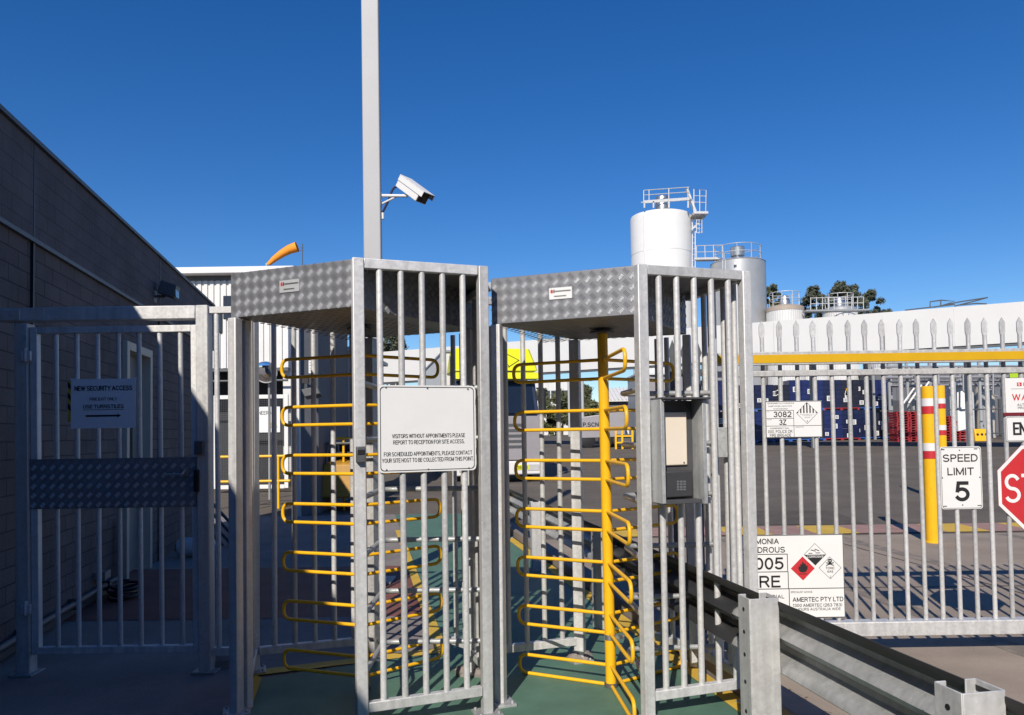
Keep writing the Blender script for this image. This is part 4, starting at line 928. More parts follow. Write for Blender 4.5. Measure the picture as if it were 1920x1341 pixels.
# ================================================================ truck
TY = 20.4; tz = zt(TY); tf = Vector((.2, -.98, 0)).normalized(); ts = Vector((.98, .2, 0)).normalized()
tc = Vector((at(934, 800, TY).x, TY, tz))
TR = thing("box_truck", "truck with a bright yellow roof fairing and white box body, facing the turnstiles", "truck", tc)
def tb(m, u0, u1, v0, v1, z0, z1): return m.obox(tc + ts * (u0 + u1) / 2 - tf * (v0 + v1) / 2 + UP * (z0 + z1) / 2, ts * (u1 - u0) / 2, tf * (v1 - v0) / 2, UP * (z1 - z0) / 2)
def thx(m, pts): return m.hexa([tc + ts * u - tf * v + UP * z for u, v, z in pts])
acid = mat("acid_yellow_paint", (.72, .72, .02), .35, 0, .04, 3)
cabg = mat("grey_truck_paint", (.33, .31, .32), .4, .1, .06, 3)
tglass = mat("truck_glass", (.012, .018, .03), .06, 0, .1, 2)
cab = MB(); thx(cab, [(-1.18, 0, .35), (1.18, 0, .35), (1.18, 1.9, .35), (-1.18, 1.9, .35), (-1.18, .0, 1.86), (1.18, .0, 1.86), (1.18, 1.9, 1.86), (-1.18, 1.9, 1.86)])
thx(cab, [(-1.18, .02, 1.861), (1.18, .02, 1.861), (1.18, 1.9, 1.861), (-1.18, 1.9, 1.861), (-1.12, .22, 2.84), (1.12, .22, 2.84), (1.12, 1.9, 2.84), (-1.12, 1.9, 2.84)])
cb = cab.build("cab", mat("dark_blue_cab", (.03, .04, .07), .3, 0, .1, 3), TR, bevel=.05)
m = MB(); thx(m, [(-1.05, -.006, 1.92), (1.05, -.006, 1.92), (1.05, .05, 1.92), (-1.05, .05, 1.92), (-1.0, .185, 2.76), (1.0, .185, 2.76), (1.0, .25, 2.76), (-1.0, .25, 2.76)]); m.build("windscreen", tglass, cb)
m = MB(); tb(m, -1.17, 1.17, -.06, -.002, .62, 1.84); gr = m.build("grille", cabg, TR, bevel=.03)
m = MB()
for k in range(5): tb(m, -.7, .7, -.068, -.061, .95 + k * .15, 1.03 + k * .15)
m.build("slat_opening", dark_steel, gr)
m = MB(); tb(m, -1.2, 1.2, -.13, -.003, .22, .60); bu = m.build("bumper", white_paint, TR, bevel=.04)
for s in (-1, 1):
    m = MB(); tb(m, s * .95 - .17, s * .95 + .17, -.142, -.131, .33, .50); m.build("headlight", mat("headlight_glass", (.5, .5, .48), .1), bu, bevel=.01)
m = MB(); tb(m, .45, .82, -.145, -.131, .36, .49); pt_ = m.build("number_plate", acid, bu)
pft = PF(tc - tf * -.146 + UP * 0, ts); m = MB(); txt(m, "18 31", pft, .49, .78, .385, .465, .002, .01); m.build("plate_lettering", ink, pt_, smooth=False, recalc=False)
m = MB(); thx(m, [(-1.18, -.10, 2.86), (1.18, -.10, 2.86), (1.18, .3, 2.86), (-1.18, .3, 2.86), (-1.18, .02, 3.06), (1.18, .02, 3.06), (1.18, .3, 3.06), (-1.18, .3, 3.06)]); m.build("sun_visor", acid, TR, bevel=.03)
m = MB(); thx(m, [(-1.2, .12, 3.10), (1.2, .12, 3.10), (1.2, 1.9, 3.10), (-1.2, 1.9, 3.10), (-1.1, .75, 3.80), (1.1, .75, 3.80), (1.1, 1.9, 3.80), (-1.1, 1.9, 3.80)]); fa = m.build("roof_fairing", acid, TR, bevel=.06)
dirn = (Vector(tc - tf * .75 + UP * 3.80) - Vector(tc - tf * .12 + UP * 3.10)).normalized()
pff = PF(tc - tf * .12 + UP * 3.10, ts, dirn)
m = MB(); txt(m, "LINFOX", pff, -.55, .30, .33, .55, .012, .03)
ar = [(-.8, .24), (.36, .24), (.36, .14), (.72, .44), (.36, .74), (.36, .64), (-.8, .64)]; n_ = len(ar); cxy = Vector((-.1, .44))
for k in range(n_):
    p, q = Vector(ar[k]), Vector(ar[(k + 1) % n_]); d = (q - p).normalized(); nn = Vector((-d.y, d.x)) * .022
    m.poly([pff.pt(*v, .011) for v in (p, q, q + nn, p + nn)])
m.build("arrow_lettering", ink, fa, smooth=False, recalc=False)
m = MB(); tb(m, -.5, .5, .02, .03, 3.062, 3.098); tb(m, -.62, .62, .05, .2, 2.85, 2.9); m.build("roof_marker", black, TR)
boxw = mat("white_box_body", (.70, .69, .67), .5, 0, .04, 2)
m = MB(); tb(m, -1.25, 1.25, 2.15, 12.5, 1.1, 3.88); bx = m.build("box_body", boxw, TR, bevel=.02)
m = MB()
for u in (-1.26, 1.26): tb(m, u - .03, u + .03, 2.10, 2.2, 1.1, 3.9)
for u in (-1.26, 1.26): tb(m, u - .02, u + .02, 2.2, 12.5, 3.84, 3.9)
tb(m, -1.22, 1.22, 2.10, 2.149, 3.84, 3.9); m.build("edge_trim", galv_dull, bx)
for s in (-1, 1):
    m = MB(); tb(m, s * 1.33 - .07, s * 1.33 + .07, .1, .2, 1.95, 2.6); tb(m, s * 1.22 - .1, s * 1.22 + .1, .13, .17, 2.6, 2.64); m.build("wing_mirror", black, TR, bevel=.02)
    for v in (1.1, 8.5, 9.8):
        m = MB(); m.lathe(tc + ts * (s * 1.0 - .15) - tf * v + UP * .5, [(0, 0), (.3, 0), (.5, .03), (.5, .27), (.3, .3), (0, .3)], 24, ts); wq = m.build("wheel", black, TR)
        m = MB(); m.lathe(tc + ts * (s * 1.0 - .155) - tf * v + UP * .5, [(0, 0), (.27, 0), (.27, .31), (0, .31)], 16, ts); m.build("rim", steel, wq)
m = MB(); tb(m, -.5, .5, 2, 12, .75, 1.09); m.build("chassis", dark_steel, TR)
m = MB(); m.tube([tc + ts * -1.3 - tf * .05 + UP * 2.6, tc + ts * -1.3 - tf * .05 + UP * 3.5], .012); m.build("aerial", black, TR)

# ================================================================ flat bed trailer far off
p = at(1130, 810, 42); VT = thing("tipper_trailer", "distant grey tray trailer parked beyond the turnstile rotor", "trailer", (p.x, 42, zt(42)))
b0, b1 = at(1086, 790, 42).x, at(1172, 790, 42).x; z0 = zt(42)
m = MB(); m.hexa([Vector(v) for v in ((b0, 42, z0 + .55), (b1, 42, z0 + .6), (b1, 44, z0 + .6), (b0, 44, z0 + .55), (b0, 42, z0 + 1.75), (b1, 42, z0 + 2.05), (b1, 44, z0 + 2.05), (b0, 44, z0 + 1.75))]); m.build("tray", cabg, VT, bevel=.04)
m = MB(); txt(m, "P.SCN", PF((0, 41.99, 0), (1, 0, 0)), b0 + .2, b0 + 1.1, z0 + 1.2, z0 + 1.45, .004, .02); m.build("lettering", ink, VT, smooth=False, recalc=False)
for x in (b0 + .5, b0 + 1.5, b1 - .3):
    m = MB(); m.lathe((x, 42.05, z0 + .42), [(0, 0), (.25, 0), (.42, .03), (.42, .25), (0, .28)], 20, Vector((0, 1, 0))); m.build("wheel", black, VT)

# ================================================================ long white canopy
FA0, FA1 = at(640, 723, 50.5), at(2150, 623, 28.6)
fd = (FA1 - FA0); fd.z = 0; fd.normalize(); fn = Vector((fd.y, -fd.x, 0)); fn = fn if fn.y < 0 else -fn
LC = thing("white_canopy", "long white high level canopy fascia running across the yard behind both turnstiles", "canopy", ((FA0.x + FA1.x) / 2, (FA0.y + FA1.y) / 2, zt(40)))
def fp(t, d, z): p = FA0.lerp(FA1, t); return Vector((p.x, p.y, z)) - fn * d
zb_, ztl, ztr = 4.97, 7.02, 6.62
m = MB(); m.hexa([fp(0, 0, zb_), fp(1, 0, zb_), fp(1, .3, zb_), fp(0, .3, zb_), fp(0, 0, ztl), fp(1, 0, ztr), fp(1, .3, ztr), fp(0, .3, ztl)]); m.build("fascia", fascia_paint, LC, smooth=False)
m = MB(); m.hexa([fp(0, .301, ztl - .5), fp(1, .301, ztr - .5), fp(1, 4, ztr - .5), fp(0, 4, ztl - .5), fp(0, .301, ztl - .3), fp(1, .301, ztr - .3), fp(1, 4, ztr - .3), fp(0, 4, ztl - .3)]); m.build("roof", siding, LC, smooth=False)
m = MB(); m.hexa([fp(0, .05, zb_ - .12), fp(1, .05, zb_ - .12), fp(1, .25, zb_ - .12), fp(0, .25, zb_ - .12), fp(0, .05, zb_ - .002), fp(1, .05, zb_ - .002), fp(1, .25, zb_ - .002), fp(0, .25, zb_ - .002)]); m.build("bottom_beam", dark_steel, LC)
for t in (.30, .52, .70, .86):
    p = fp(t, 3.2, 0); m = MB(); m.box(p.x - .1, p.x + .1, p.y - .1, p.y + .1, zt(p.y), 6.05); m.build("column", galv_dull, LC)
for k in range(1, 15):
    m = MB(); m.tube([fp(k / 15.3, -.004, zb_ + .01), fp(k / 15.3, -.004, 6.6)], .012, 4); m.build("panel_joint", siding, LC)
for t in (.66, .673): 
    p = fp(t, -.03, zb_ + .02); q = fp(t, -.03, 6.68); m = MB(); m.tube([p, q], .035, 8); m.build("downpipe", siding, LC)
m = MB(); m.tube([fp(.785, -.06, 4.6), fp(.785, -.06, 6.0)], .03, 8); m.build("vent_pipe", dark_steel, LC)
RR = thing("roof_rail", "thin dark safety rail loops on top of the white canopy at the right", "railing", fp(.7, 1, 6.3))
for pts in (((1697, 582), (1720, 579), (1748, 576), (1790, 571)), ((1744, 577), (1744, 566), (1765, 563), (1790, 565), (1766, 573)), ((1752, 576), (1800, 566), (1852, 558), (1838, 562), (1790, 574)), ((1800, 572), (1830, 569), (1850, 570)), ((1764, 563), (1764, 573))):
    m = MB(); m.tube([at(x, y, 35.2) for x, y in pts], .03, 6); m.build("rail", dark_steel, RR)

# ================================================================ tanks
def ring_rail(m, c, r, z, h, n, rr=.035):
    for zz_ in (h, h * .5): m.tube([(c.x + r * math.cos(t), c.y + r * math.sin(t), z + zz_) for t in [k * 2 * math.pi / 32 for k in range(32)]], rr, 5, closed=True)
    for k in range(n): t = k * 2 * math.pi / n; m.tube([(c.x + r * math.cos(t), c.y + r * math.sin(t), z), (c.x + r * math.cos(t), c.y + r * math.sin(t), z + h)], rr, 5)
def corr(m, c, r, z0, z1, n=72, dep=.03):
    rings = []
    for z in (z0, z1): rings.append([m.bm.verts.new((c.x + (r + (dep if k % 2 else 0)) * math.cos(k * math.pi / n), c.y + (r + (dep if k % 2 else 0)) * math.sin(k * math.pi / n), z)) for k in range(2 * n)])
    for k in range(2 * n): m.bm.faces.new((rings[0][k], rings[0][(k + 1) % (2 * n)], rings[1][(k + 1) % (2 * n)], rings[1][k]))
c = at(1238.5, 420, 60); c.z = 0; WTK = thing("white_tank", "tall smooth white tank with a railed platform on top", "tank", (c.x, 60, zt(60)))
m = MB(); m.lathe(c, [(2.44, zt(60)), (2.44, 18.85), (2.40, 18.97), (0, 19.5)], 64); m.build("shell", white_paint, WTK)
for z_ in (6.5, 9.6, 12.7, 15.8):
    m = MB(); m.lathe(c, [(2.441, z_), (2.455, z_ + .02), (2.455, z_ + .05), (2.441, z_ + .07)], 64); m.build("weld_seam", siding, WTK)
m = MB(); m.tube([c + Vector((-1.7, -1.83, zt(60))), c + Vector((-1.7, -1.83, 18.6)), c + Vector((-1.3, -1.2, 19.2))], .05, 8); m.build("pipe", siding, WTK)
m = MB(); m.lathe(c + Vector((0, -.8, 0)), [(.55, 19.3), (.55, 20.3), (.5, 20.4), (0, 20.45)], 24); m.build("hatch", steel, WTK)
P = lambda x, y, Y=58.6: at(x, y, Y)
m = MB()
for Y in (57.9, 60.2):
    m.beam(P(1207, 379, Y), P(1292, 373, Y), .12, .22)
    for x in (1208, 1225, 1254, 1290): m.beam(P(x, 378, Y), P(x, 390, Y), .12, .12, (1, 0, 0))
m.beam(P(1208, 379, 57.9), P(1208, 379, 60.2), .5, .1); m.beam(P(1291, 373, 57.9), P(1291, 373, 60.2), .5, .1)
m.build("platform", galv, WTK)
m = MB()
for Y in (57.9, 60.2):
    for dy in (0, 9): m.tube([P(1207, 357 + dy, Y), P(1292, 351 + dy, Y)], .035, 6)
    for x in (1207, 1217, 1254, 1290): m.tube([P(x, 379, Y), P(x, 357 - (x - 1207) * .07, Y)], .035, 6)
m.build("handrail", galv, WTK)
m = MB()
for Y in (58.0, 59.4):
    m.tube([P(1301, 403, Y), P(1301, 355, Y), P(1324, 357, Y), P(1323, 403, Y)], .04, 6); m.tube([P(1301, 379, Y), P(1324, 380, Y)], .035, 6); m.tube([P(1301, 367, Y), P(1324, 368, Y)], .03, 6); m.tube([P(1312, 403, Y), P(1312, 356, Y)], .03, 6)
m.beam(P(1296, 404, 58.7), P(1323, 404, 58.7), 1.6, .18); m.beam(P(1320, 408, 58.7), P(1296, 431, 58.7), .12, .12)
m.beam(P(1287, 354, 58.2), P(1305, 402, 58.2), .4, .15); m.build("side_platform", galv, WTK)
m = MB()
for x in (1298, 1303.5): m.tube([P(x, 405, 59), P(x, 745, 59)], .04, 6)
for k in range(26): m.tube([P(1298, 412 + k * 11, 59), P(1303.5, 412 + k * 11, 59)], .025, 5)
for k in range(4):
    y = 411 + k * 8; m.tube([P(1304, y, 58.6), P(1311, y + 2, 58.2), P(1318, y, 58.8), P(1312, y - 1, 59.4)], .03, 5)
for x in (1306, 1311, 1316): m.tube([P(x, 411, 58.4), P(x, 437, 58.4)], .025, 5)
m.build("ladder", galv, WTK)
c2 = at(1385, 560, 57); c2.z = 0
STK = thing("steel_tank", "ribbed steel tank with a short chimney, right of the white tank", "tank", (c2.x, 57, zt(57)))
stm = mat("ribbed_steel", (.46, .46, .46), .42, .45, .06, 1.5)
ztop_ = 14.35
m = MB(); corr(m, c2, 2.04, zt(57), ztop_, 60, .014); m.lathe(c2, [(2.08, ztop_), (1.9, ztop_ + .12), (.6, ztop_ + .35), (0, ztop_ + .36)], 48); m.build("shell", stm, STK)
m = MB(); m.lathe(c2, [(.34, ztop_ + .3), (.34, ztop_ + .6), (.52, ztop_ + .62), (.55, ztop_ + 1.25), (.50, ztop_ + 1.32), (0, ztop_ + 1.34)], 32); m.build("chimney", steel, STK)
m = MB(); ring_rail(m, c2, 1.75, ztop_ + .1, 1.15, 10, .028); m.build("handrail", galv, STK)
m = MB(); q0, q1 = at(1304, 487, 58), at(1352, 486, 57); m.beam(q0, q1, .8, .16)
for dz in (.5, 1.0):
    m.tube([q0 + Vector((0, -.4, dz)), q1 + Vector((0, -.4, dz))], .03, 6)
for t in (0, .33, .66, 1): p = q0.lerp(q1, t); m.tube([p + Vector((0, -.4, 0)), p + Vector((0, -.4, 1.0))], .03, 6)
m.build("walkway", galv, STK)
m = MB(); m.obox(at(1378.5, 494, 54.9), (.1, 0, 0), (0, .03, 0), (0, 0, .1)); m.build("gauge", white_paint, STK)
m = MB()
for x in (1355, 1360): m.tube([at(x, 487, 54.9), at(x, 700, 54.9)], .03, 5)
for k in range(20): m.tube([at(1355, 490 + k * 10, 54.9), at(1360, 490 + k * 10, 54.9)], .02, 5)
m.build("ladder", galv, STK)
# silos behind the canopy
tan = mat("tan_band_paint", (.40, .33, .27), .5, 0, .06, 3)
def silo(label, px, wpx, ytop, Y, kind):
    c = at(px, 700, Y); c.z = 0; r = wpx / 2 * Y / FPX; zt_ = zz(ytop, Y, 806)
    T = thing("silo", label, "silo", (c.x, Y, zt(Y)), "silos behind the white canopy")
    m = MB(); corr(m, c, r, zt(Y), zt_ - .3, 48, .03); m.build("shell", siding if kind != 2 else stm, T)
    m = MB(); m.lathe(c, [(r + .04, zt_ - .3), (r + .04, zt_), (r * .8, zt_ + .12), (0, zt_ + .35)], 40); m.build("dome", tan if kind == 1 else stm, T)
    m = MB(); m.lathe(c, [(.38, zt_ + .1), (.38, zt_ + .55), (.28, zt_ + .75), (.28, zt_ + .9), (0, zt_ + 1.0)], 20); m.build("vent", steel, T)
    m = MB(); ring_rail(m, c, r * .82, zt_ + .1, 1.0, 9, .026); m.build("handrail", galv, T)
silo("silo with a tan dome and handrail, just right of the steel tank", 1475, 66, 578, 55, 1)
silo("pale ribbed silo with a railed dome in front of the dark trees", 1578, 60, 582, 56, 0)
silo("pale ribbed silo seen only below the canopy, left of the blue crates", 1419, 52, 640, 57, 2)
silo("pale ribbed silo seen only below the canopy, between two railed silos", 1526, 46, 640, 55.5, 0)
silo("grey ribbed silo seen only below the canopy, farthest right of the row", 1652, 60, 640, 57, 2)
m = MB()
RP = thing("roof_walkway", "railed grey catwalk linking the silo domes in front of the trees", "walkway", at(1575, 585, 54))
for y in (557, 568, 580): m.tube([at(1520, y + 2, 53.5), at(1618, y, 53.5)], .03, 6)
for k in range(10): x = 1520 + k * 11; m.tube([at(x, 582, 53.5), at(x, 556 + (10 - k) * .2, 53.5)], .028, 6)
m.build("handrail", galv, RP)
m = MB(); m.beam(at(1508, 584, 53.5), at(1625, 582, 53.5), .7, .12); m.build("deck", galv_dull, RP)

# ================================================================ crate loads
crate_m = [mat("navy_crate_plastic", (.009, .014, .055), .35, 0, .3, 3), mat("blue_crate_plastic", (.011, .02, .10), .35, 0, .3, 3), mat("dark_crate_plastic", (.012, .014, .03), .4, 0, .3, 3)]
pal_m = {"blue": mat("blue_pallet", (.03, .12, .42), .5, 0, .1, 4), "red": mat("red_pallet", (.34, .022, .03), .5, 0, .1, 4)}
lab_m = {"white": white_sheet, "orange": amber}
def crate_load(x, y, z, w, d, nh, cm, pm):
    T = thing("crate_stack", "", "crates", (x, y, z), "wrapped loads of blue crates")
    m = MB()
    for a in (-.46, 0, .46): m.box(x + a * w - .06, x + a * w + .06, y, y + d, z, z + .10)
    m.box(x - w / 2, x + w / 2, y - .01, y + d, z + .101, z + .15); m.build("pallet", pm, T)
    m = MB(); h = .30
    for k in range(nh):
        for j in range(3):
            o = random.uniform(-.012, .012); x0_ = x - w / 2 + w / 3 * j
            m.box(x0_ + .008, x0_ + w / 3 - .008, y + .02 + o, y + d - .02, z + .152 + k * h, z + .152 + k * h + h - .035)
            m.box(x0_ + .001, x0_ + w / 3 - .001, y + .005 + o, y + d - .01, z + .152 + k * h + h - .034, z + .152 + k * h + h - .004)
    m.build("crates", cm, T, smooth=False)
    for q in range(random.choice((2, 2, 3, 4))):
        a, b = random.uniform(-.42, .25) * w, random.uniform(.3, nh * h - .25); s = random.uniform(.11, .17)
        lm = lab_m["orange"] if random.random() < .08 else white_sheet
        m = MB(); m.obox((x + a, y - .014, z + b), (s, 0, 0), (0, .002, 0), (0, 0, s)); lb = m.build("load_label", lm, T)
        m = MB()
        for yy in range(3): m.obox((x + a, y - .018, z + b + (yy - 1) * s * .5), (s * .6, 0, 0), (0, .0015, 0), (0, 0, s * .12))
        m.build("label_print", ink, lb)
    return T
random.seed(11)
CYD = 48.5; ncol = 11; cx0, cx1 = at(1292, 780, CYD).x, at(1672, 780, CYD).x; cw = (cx1 - cx0) / ncol
ordn = ["first", "second", "third", "fourth", "fifth", "sixth", "seventh", "eighth", "ninth", "tenth", "eleventh"]
for i in range(ncol):
    y = CYD + (ncol - 1 - i) * -.28 + random.uniform(-.15, .15)
    for tier in (0, 1):
        pn = "red" if (i in (7, 8) and True) else "blue"
        z = zt(y) + tier * (.155 + 6 * .30)
        nh = 6 if tier == 0 else (5 if i in (2, 3, 4) else 6)
        T = crate_load(cx0 + cw * (i + .5), y, z, cw * .97, 1.1, nh, crate_m[(i * 2 + tier * 5 + (i // 3)) % 3], pal_m[pn])
        T['label'] = "blue crates stacked on a %s pallet, %s tier, %s column from the left" % (pn, ("lower", "upper")[tier], ordn[i])

PB = thing("plant_shed", "dark grey low plant shed behind the pipe rack at the right", "building", (at(1800, 800, 53).x, 53, zt(53)))
px0, px1 = at(1640, 800, 53).x, at(2080, 800, 53).x
m = MB(); ribbed(m, (px0, 53, 0), (px1, 53, 0), zt(53), 5.6, .5, .05, .4); m.box(px0, px1, 53.25, 58, zt(53), 5.6); m.build("wall", grey_wall, PB, smooth=False)
m = MB(); m.box(px0 - .2, px1 + .2, 52.7, 58.3, 5.601, 5.75); m.build("roof", siding, PB)
for q in (1690, 1735, 1830, 1890):
    m = MB(); c_ = at(q, 760, 52.9); m.box(c_.x - .7, c_.x + .7, 52.86, 52.94, zt(53) + .02, zt(53) + 2.6); m.build("door", boxpaint, PB)
# ================================================================ pipe rack and plant at the right
PR = thing("pipe_rack", "grey steel pipe rack of posts and stacked pipes behind the yellow bollards", "pipe rack", (at(1790, 800, 46).x, 46, zt(46)))
pipes = mat("pale_pipe", (.42, .42, .43), .4, .5, .1, 3)
for px in (1668, 1702, 1745, 1790, 1838, 1880, 1925):
    p = at(px, 760, 46); m = MB(); m.box(p.x - .07, p.x + .07, 45.93, 46.07, zt(46), zz(683, 46, 803)); m.box(p.x - .07, p.x + .07, 47.93, 48.07, zt(48), zz(683, 46, 803)); m.build("post", galv_dull, PR)
for k, y in enumerate((688, 694, 701, 708, 716, 724)):
    a, b = at(1650 + k * 3, y, 45.7 + (k % 3) * .5), at(1960, y - 2, 45.7 + (k % 3) * .5); m = MB(); m.tube([a, b], .06 + .03 * (k % 2), 8); m.build("pipe", pipes, PR)
for px, y0, y1 in ((1716, 688, 720), (1722, 688, 760), (1760, 690, 722), (1806, 688, 735), (1812, 692, 740), (1850, 690, 730), (1862, 694, 742), (1896, 690, 760)):
    m = MB(); m.tube(fillet([at(px, y0, 45.4), at(px, y1, 45.4), at(px + 9, y1 + 1, 45.4)], .2), .055, 8); m.build("pipe", pipes, PR)
for px in (1722, 1738, 1752, 1760):
    a = at(px, 690, 45.3); m = MB(); m.box(a.x - .22, a.x + .22, 45.25, 45.3, a.z - .18, a.z + .05); m.build("cable_tray", galv_dull, PR)
for k in range(3):
    m = MB(); m.tube([at(1690 + k * 14, 762 - k * 6, 45.2), at(1714 + k * 14, 728 - k * 6, 45.2)], .06, 8); m.build("brace", white_paint, PR)
m = MB(); m.tube([at(1650, 771, 44.9), at(1930, 766, 44.9)], .04, 6); m.tube([at(1655, 814, 44.9), at(1930, 812, 44.9)], .04, 6); m.build("guard_cable", dark_steel, PR)
for label, px, w_, y0, Y, mm in (("white upright process tank behind the bollards", 1798, 50, 722, 47.5, white_paint), ("beige upright process tank right of the white one", 1847, 32, 726, 48.5, beige), ("grey upright process vessel between the white and beige tanks", 1822, 18, 716, 49, dark_steel)):
    c = at(px, 760, Y); r = w_ / 2 * Y / FPX; zc_ = zz(y0, Y, 803); T = thing("process_tank", label, "tank", (c.x, Y, zt(Y)))
    m = MB(); m.lathe((c.x, Y, 0), [(r, zt(Y)), (r, zc_ - .35), (r * .85, zc_ - .12), (r * .5, zc_), (0, zc_ + .04)], 32); m.build("shell", mm, T)
    m = MB(); m.lathe((c.x, Y, zc_), [(.12, 0), (.12, .25), (0, .25)], 12); m.tube([(c.x - r * .6, Y - r * .75, zt(Y)), (c.x - r * .6, Y - r * .75, zc_ - .3)], .05, 8); m.build("pipework", pipes, T)
rp_m = pal_m["red"]
for i, (px, nrow) in enumerate(((1694, 12), (1718, 12), (1742, 11), (1782, 10), (1800, 4))):
    a = at(px, 800, 44); T = thing("pallet_pile", ["tall pile of empty red pallets, leftmost beside the blue crates", "tall pile of empty red pallets, second from the blue crates", "tall pile of empty red pallets half behind the bollards", "pile of empty red pallets just right of the bollards", "low pile of empty red pallets beside the traffic cone"][i], "pallets", (a.x, 44, zt(44)), "piles of empty red pallets")
    for k in range(nrow):
        m = MB(); z = zt(44) + k * .15; o = random.uniform(-.03, .03)
        m.box(a.x - .36 + o, a.x + .36 + o, 44, 45, z + .105, z + .14)
        for q in (-.32, 0, .32): m.box(a.x + q - .05 + o, a.x + q + .05 + o, 44.02, 44.98, z, z + .104)
        m.build("pallet", rp_m, T)
a = at(1842, 807, 43); YB = thing("water_barrier", "low yellow plastic barrier with three dark holes near the pipe rack", "barrier", (a.x, 43, zt(43)))
z = zt(43); m = MB(); m.hexa([Vector(v) for v in ((a.x - .42, 43, z), (a.x + .42, 43, z), (a.x + .42, 43.5, z), (a.x - .42, 43.5, z), (a.x - .40, 43.1, z + .72), (a.x + .40, 43.1, z + .72), (a.x + .40, 43.4, z + .72), (a.x - .40, 43.4, z + .72))]); yb_ = m.build("body", yellow, YB, bevel=.04)
for q in (-.25, 0, .25):
    m = MB(); m.lathe((a.x + q, 43.055, z + .40), [(0, .02), (.07, .02), (.075, 0)], 16, Vector((0, -1, .13))); m.build("hole", black, yb_)
a = at(1816, 806, 42.6); TCN = thing("traffic_cone", "orange traffic cone with a white band beside the yellow barrier", "cone", (a.x, 42.6, zt(42.6)))
z = zt(42.6); cone_m = mat("orange_cone", (.7, .12, .02), .5)
m = MB(); m.lathe((a.x, 42.6, z), [(0, 0), (.22, 0), (.22, .04), (.15, .05), (.04, .72), (0, .73)], 20); co_ = m.build("body", cone_m, TCN)
m = MB(); m.lathe((a.x, 42.6, z), [(.117, .28), (.117, .281), (.082, .50), (.08, .50)], 20); m.build("white_band", white_sheet, co_)
a = at(1903, 701, 44.5); LS = thing("lime_board", "lime green board fixed high on the pipe rack above the warning sign", "board", a)
m = MB(); m.obox(a, (.32, 0, 0), (0, .02, 0), (0, 0, .24)); m.build("panel", mat("lime_paint", (.38, .55, .02), .5), LS, bevel=.01)
m = MB(); m.tube([a + Vector((-.2, .03, -.2)), a + Vector((-.2, 1.4, -.2))], .03); m.tube([a + Vector((.2, .03, -.2)), a + Vector((.2, 1.4, -.2))], .03); m.build("bracket", galv_dull, LS)

# ================================================================ windsock and mast
wp = at(500, 496, 27)
WK = thing("windsock", "orange windsock blowing to the right above the first turnstile", "windsock", (wp.x, 27, zt(27)))
pts = [at(x, y, 27) for x, y in ((503, 496), (514, 486), (528, 476), (542, 468), (557, 463))]
m = MB(); m.tube(pts, [.07, .11, .14, .165, .19], 16, caps=False); m.build("sock", mat("orange_fabric", (.95, .30, .02), .7, 0, .1, 10), WK)
m = MB(); m.tube([(wp.x, 27, zt(27)), (wp.x, 27, wp.z + .05), pts[0]], .04, 8); m.build("mast", galv, WK)
ap = at(567, 457, 30); AM = thing("aerial_mast", "thin dark aerial mast beside the orange windsock", "mast", (ap.x, 30, zt(30)))
m = MB(); m.tube([(ap.x, 30, zt(30)), (ap.x, 30, ap.z)], .022, 6); m.tube([at(563, 465, 30), at(570, 465, 30)], .012, 5); m.tube([at(562, 470, 30), at(569, 470, 30)], .012, 5); m.build("mast", dark_steel, AM)

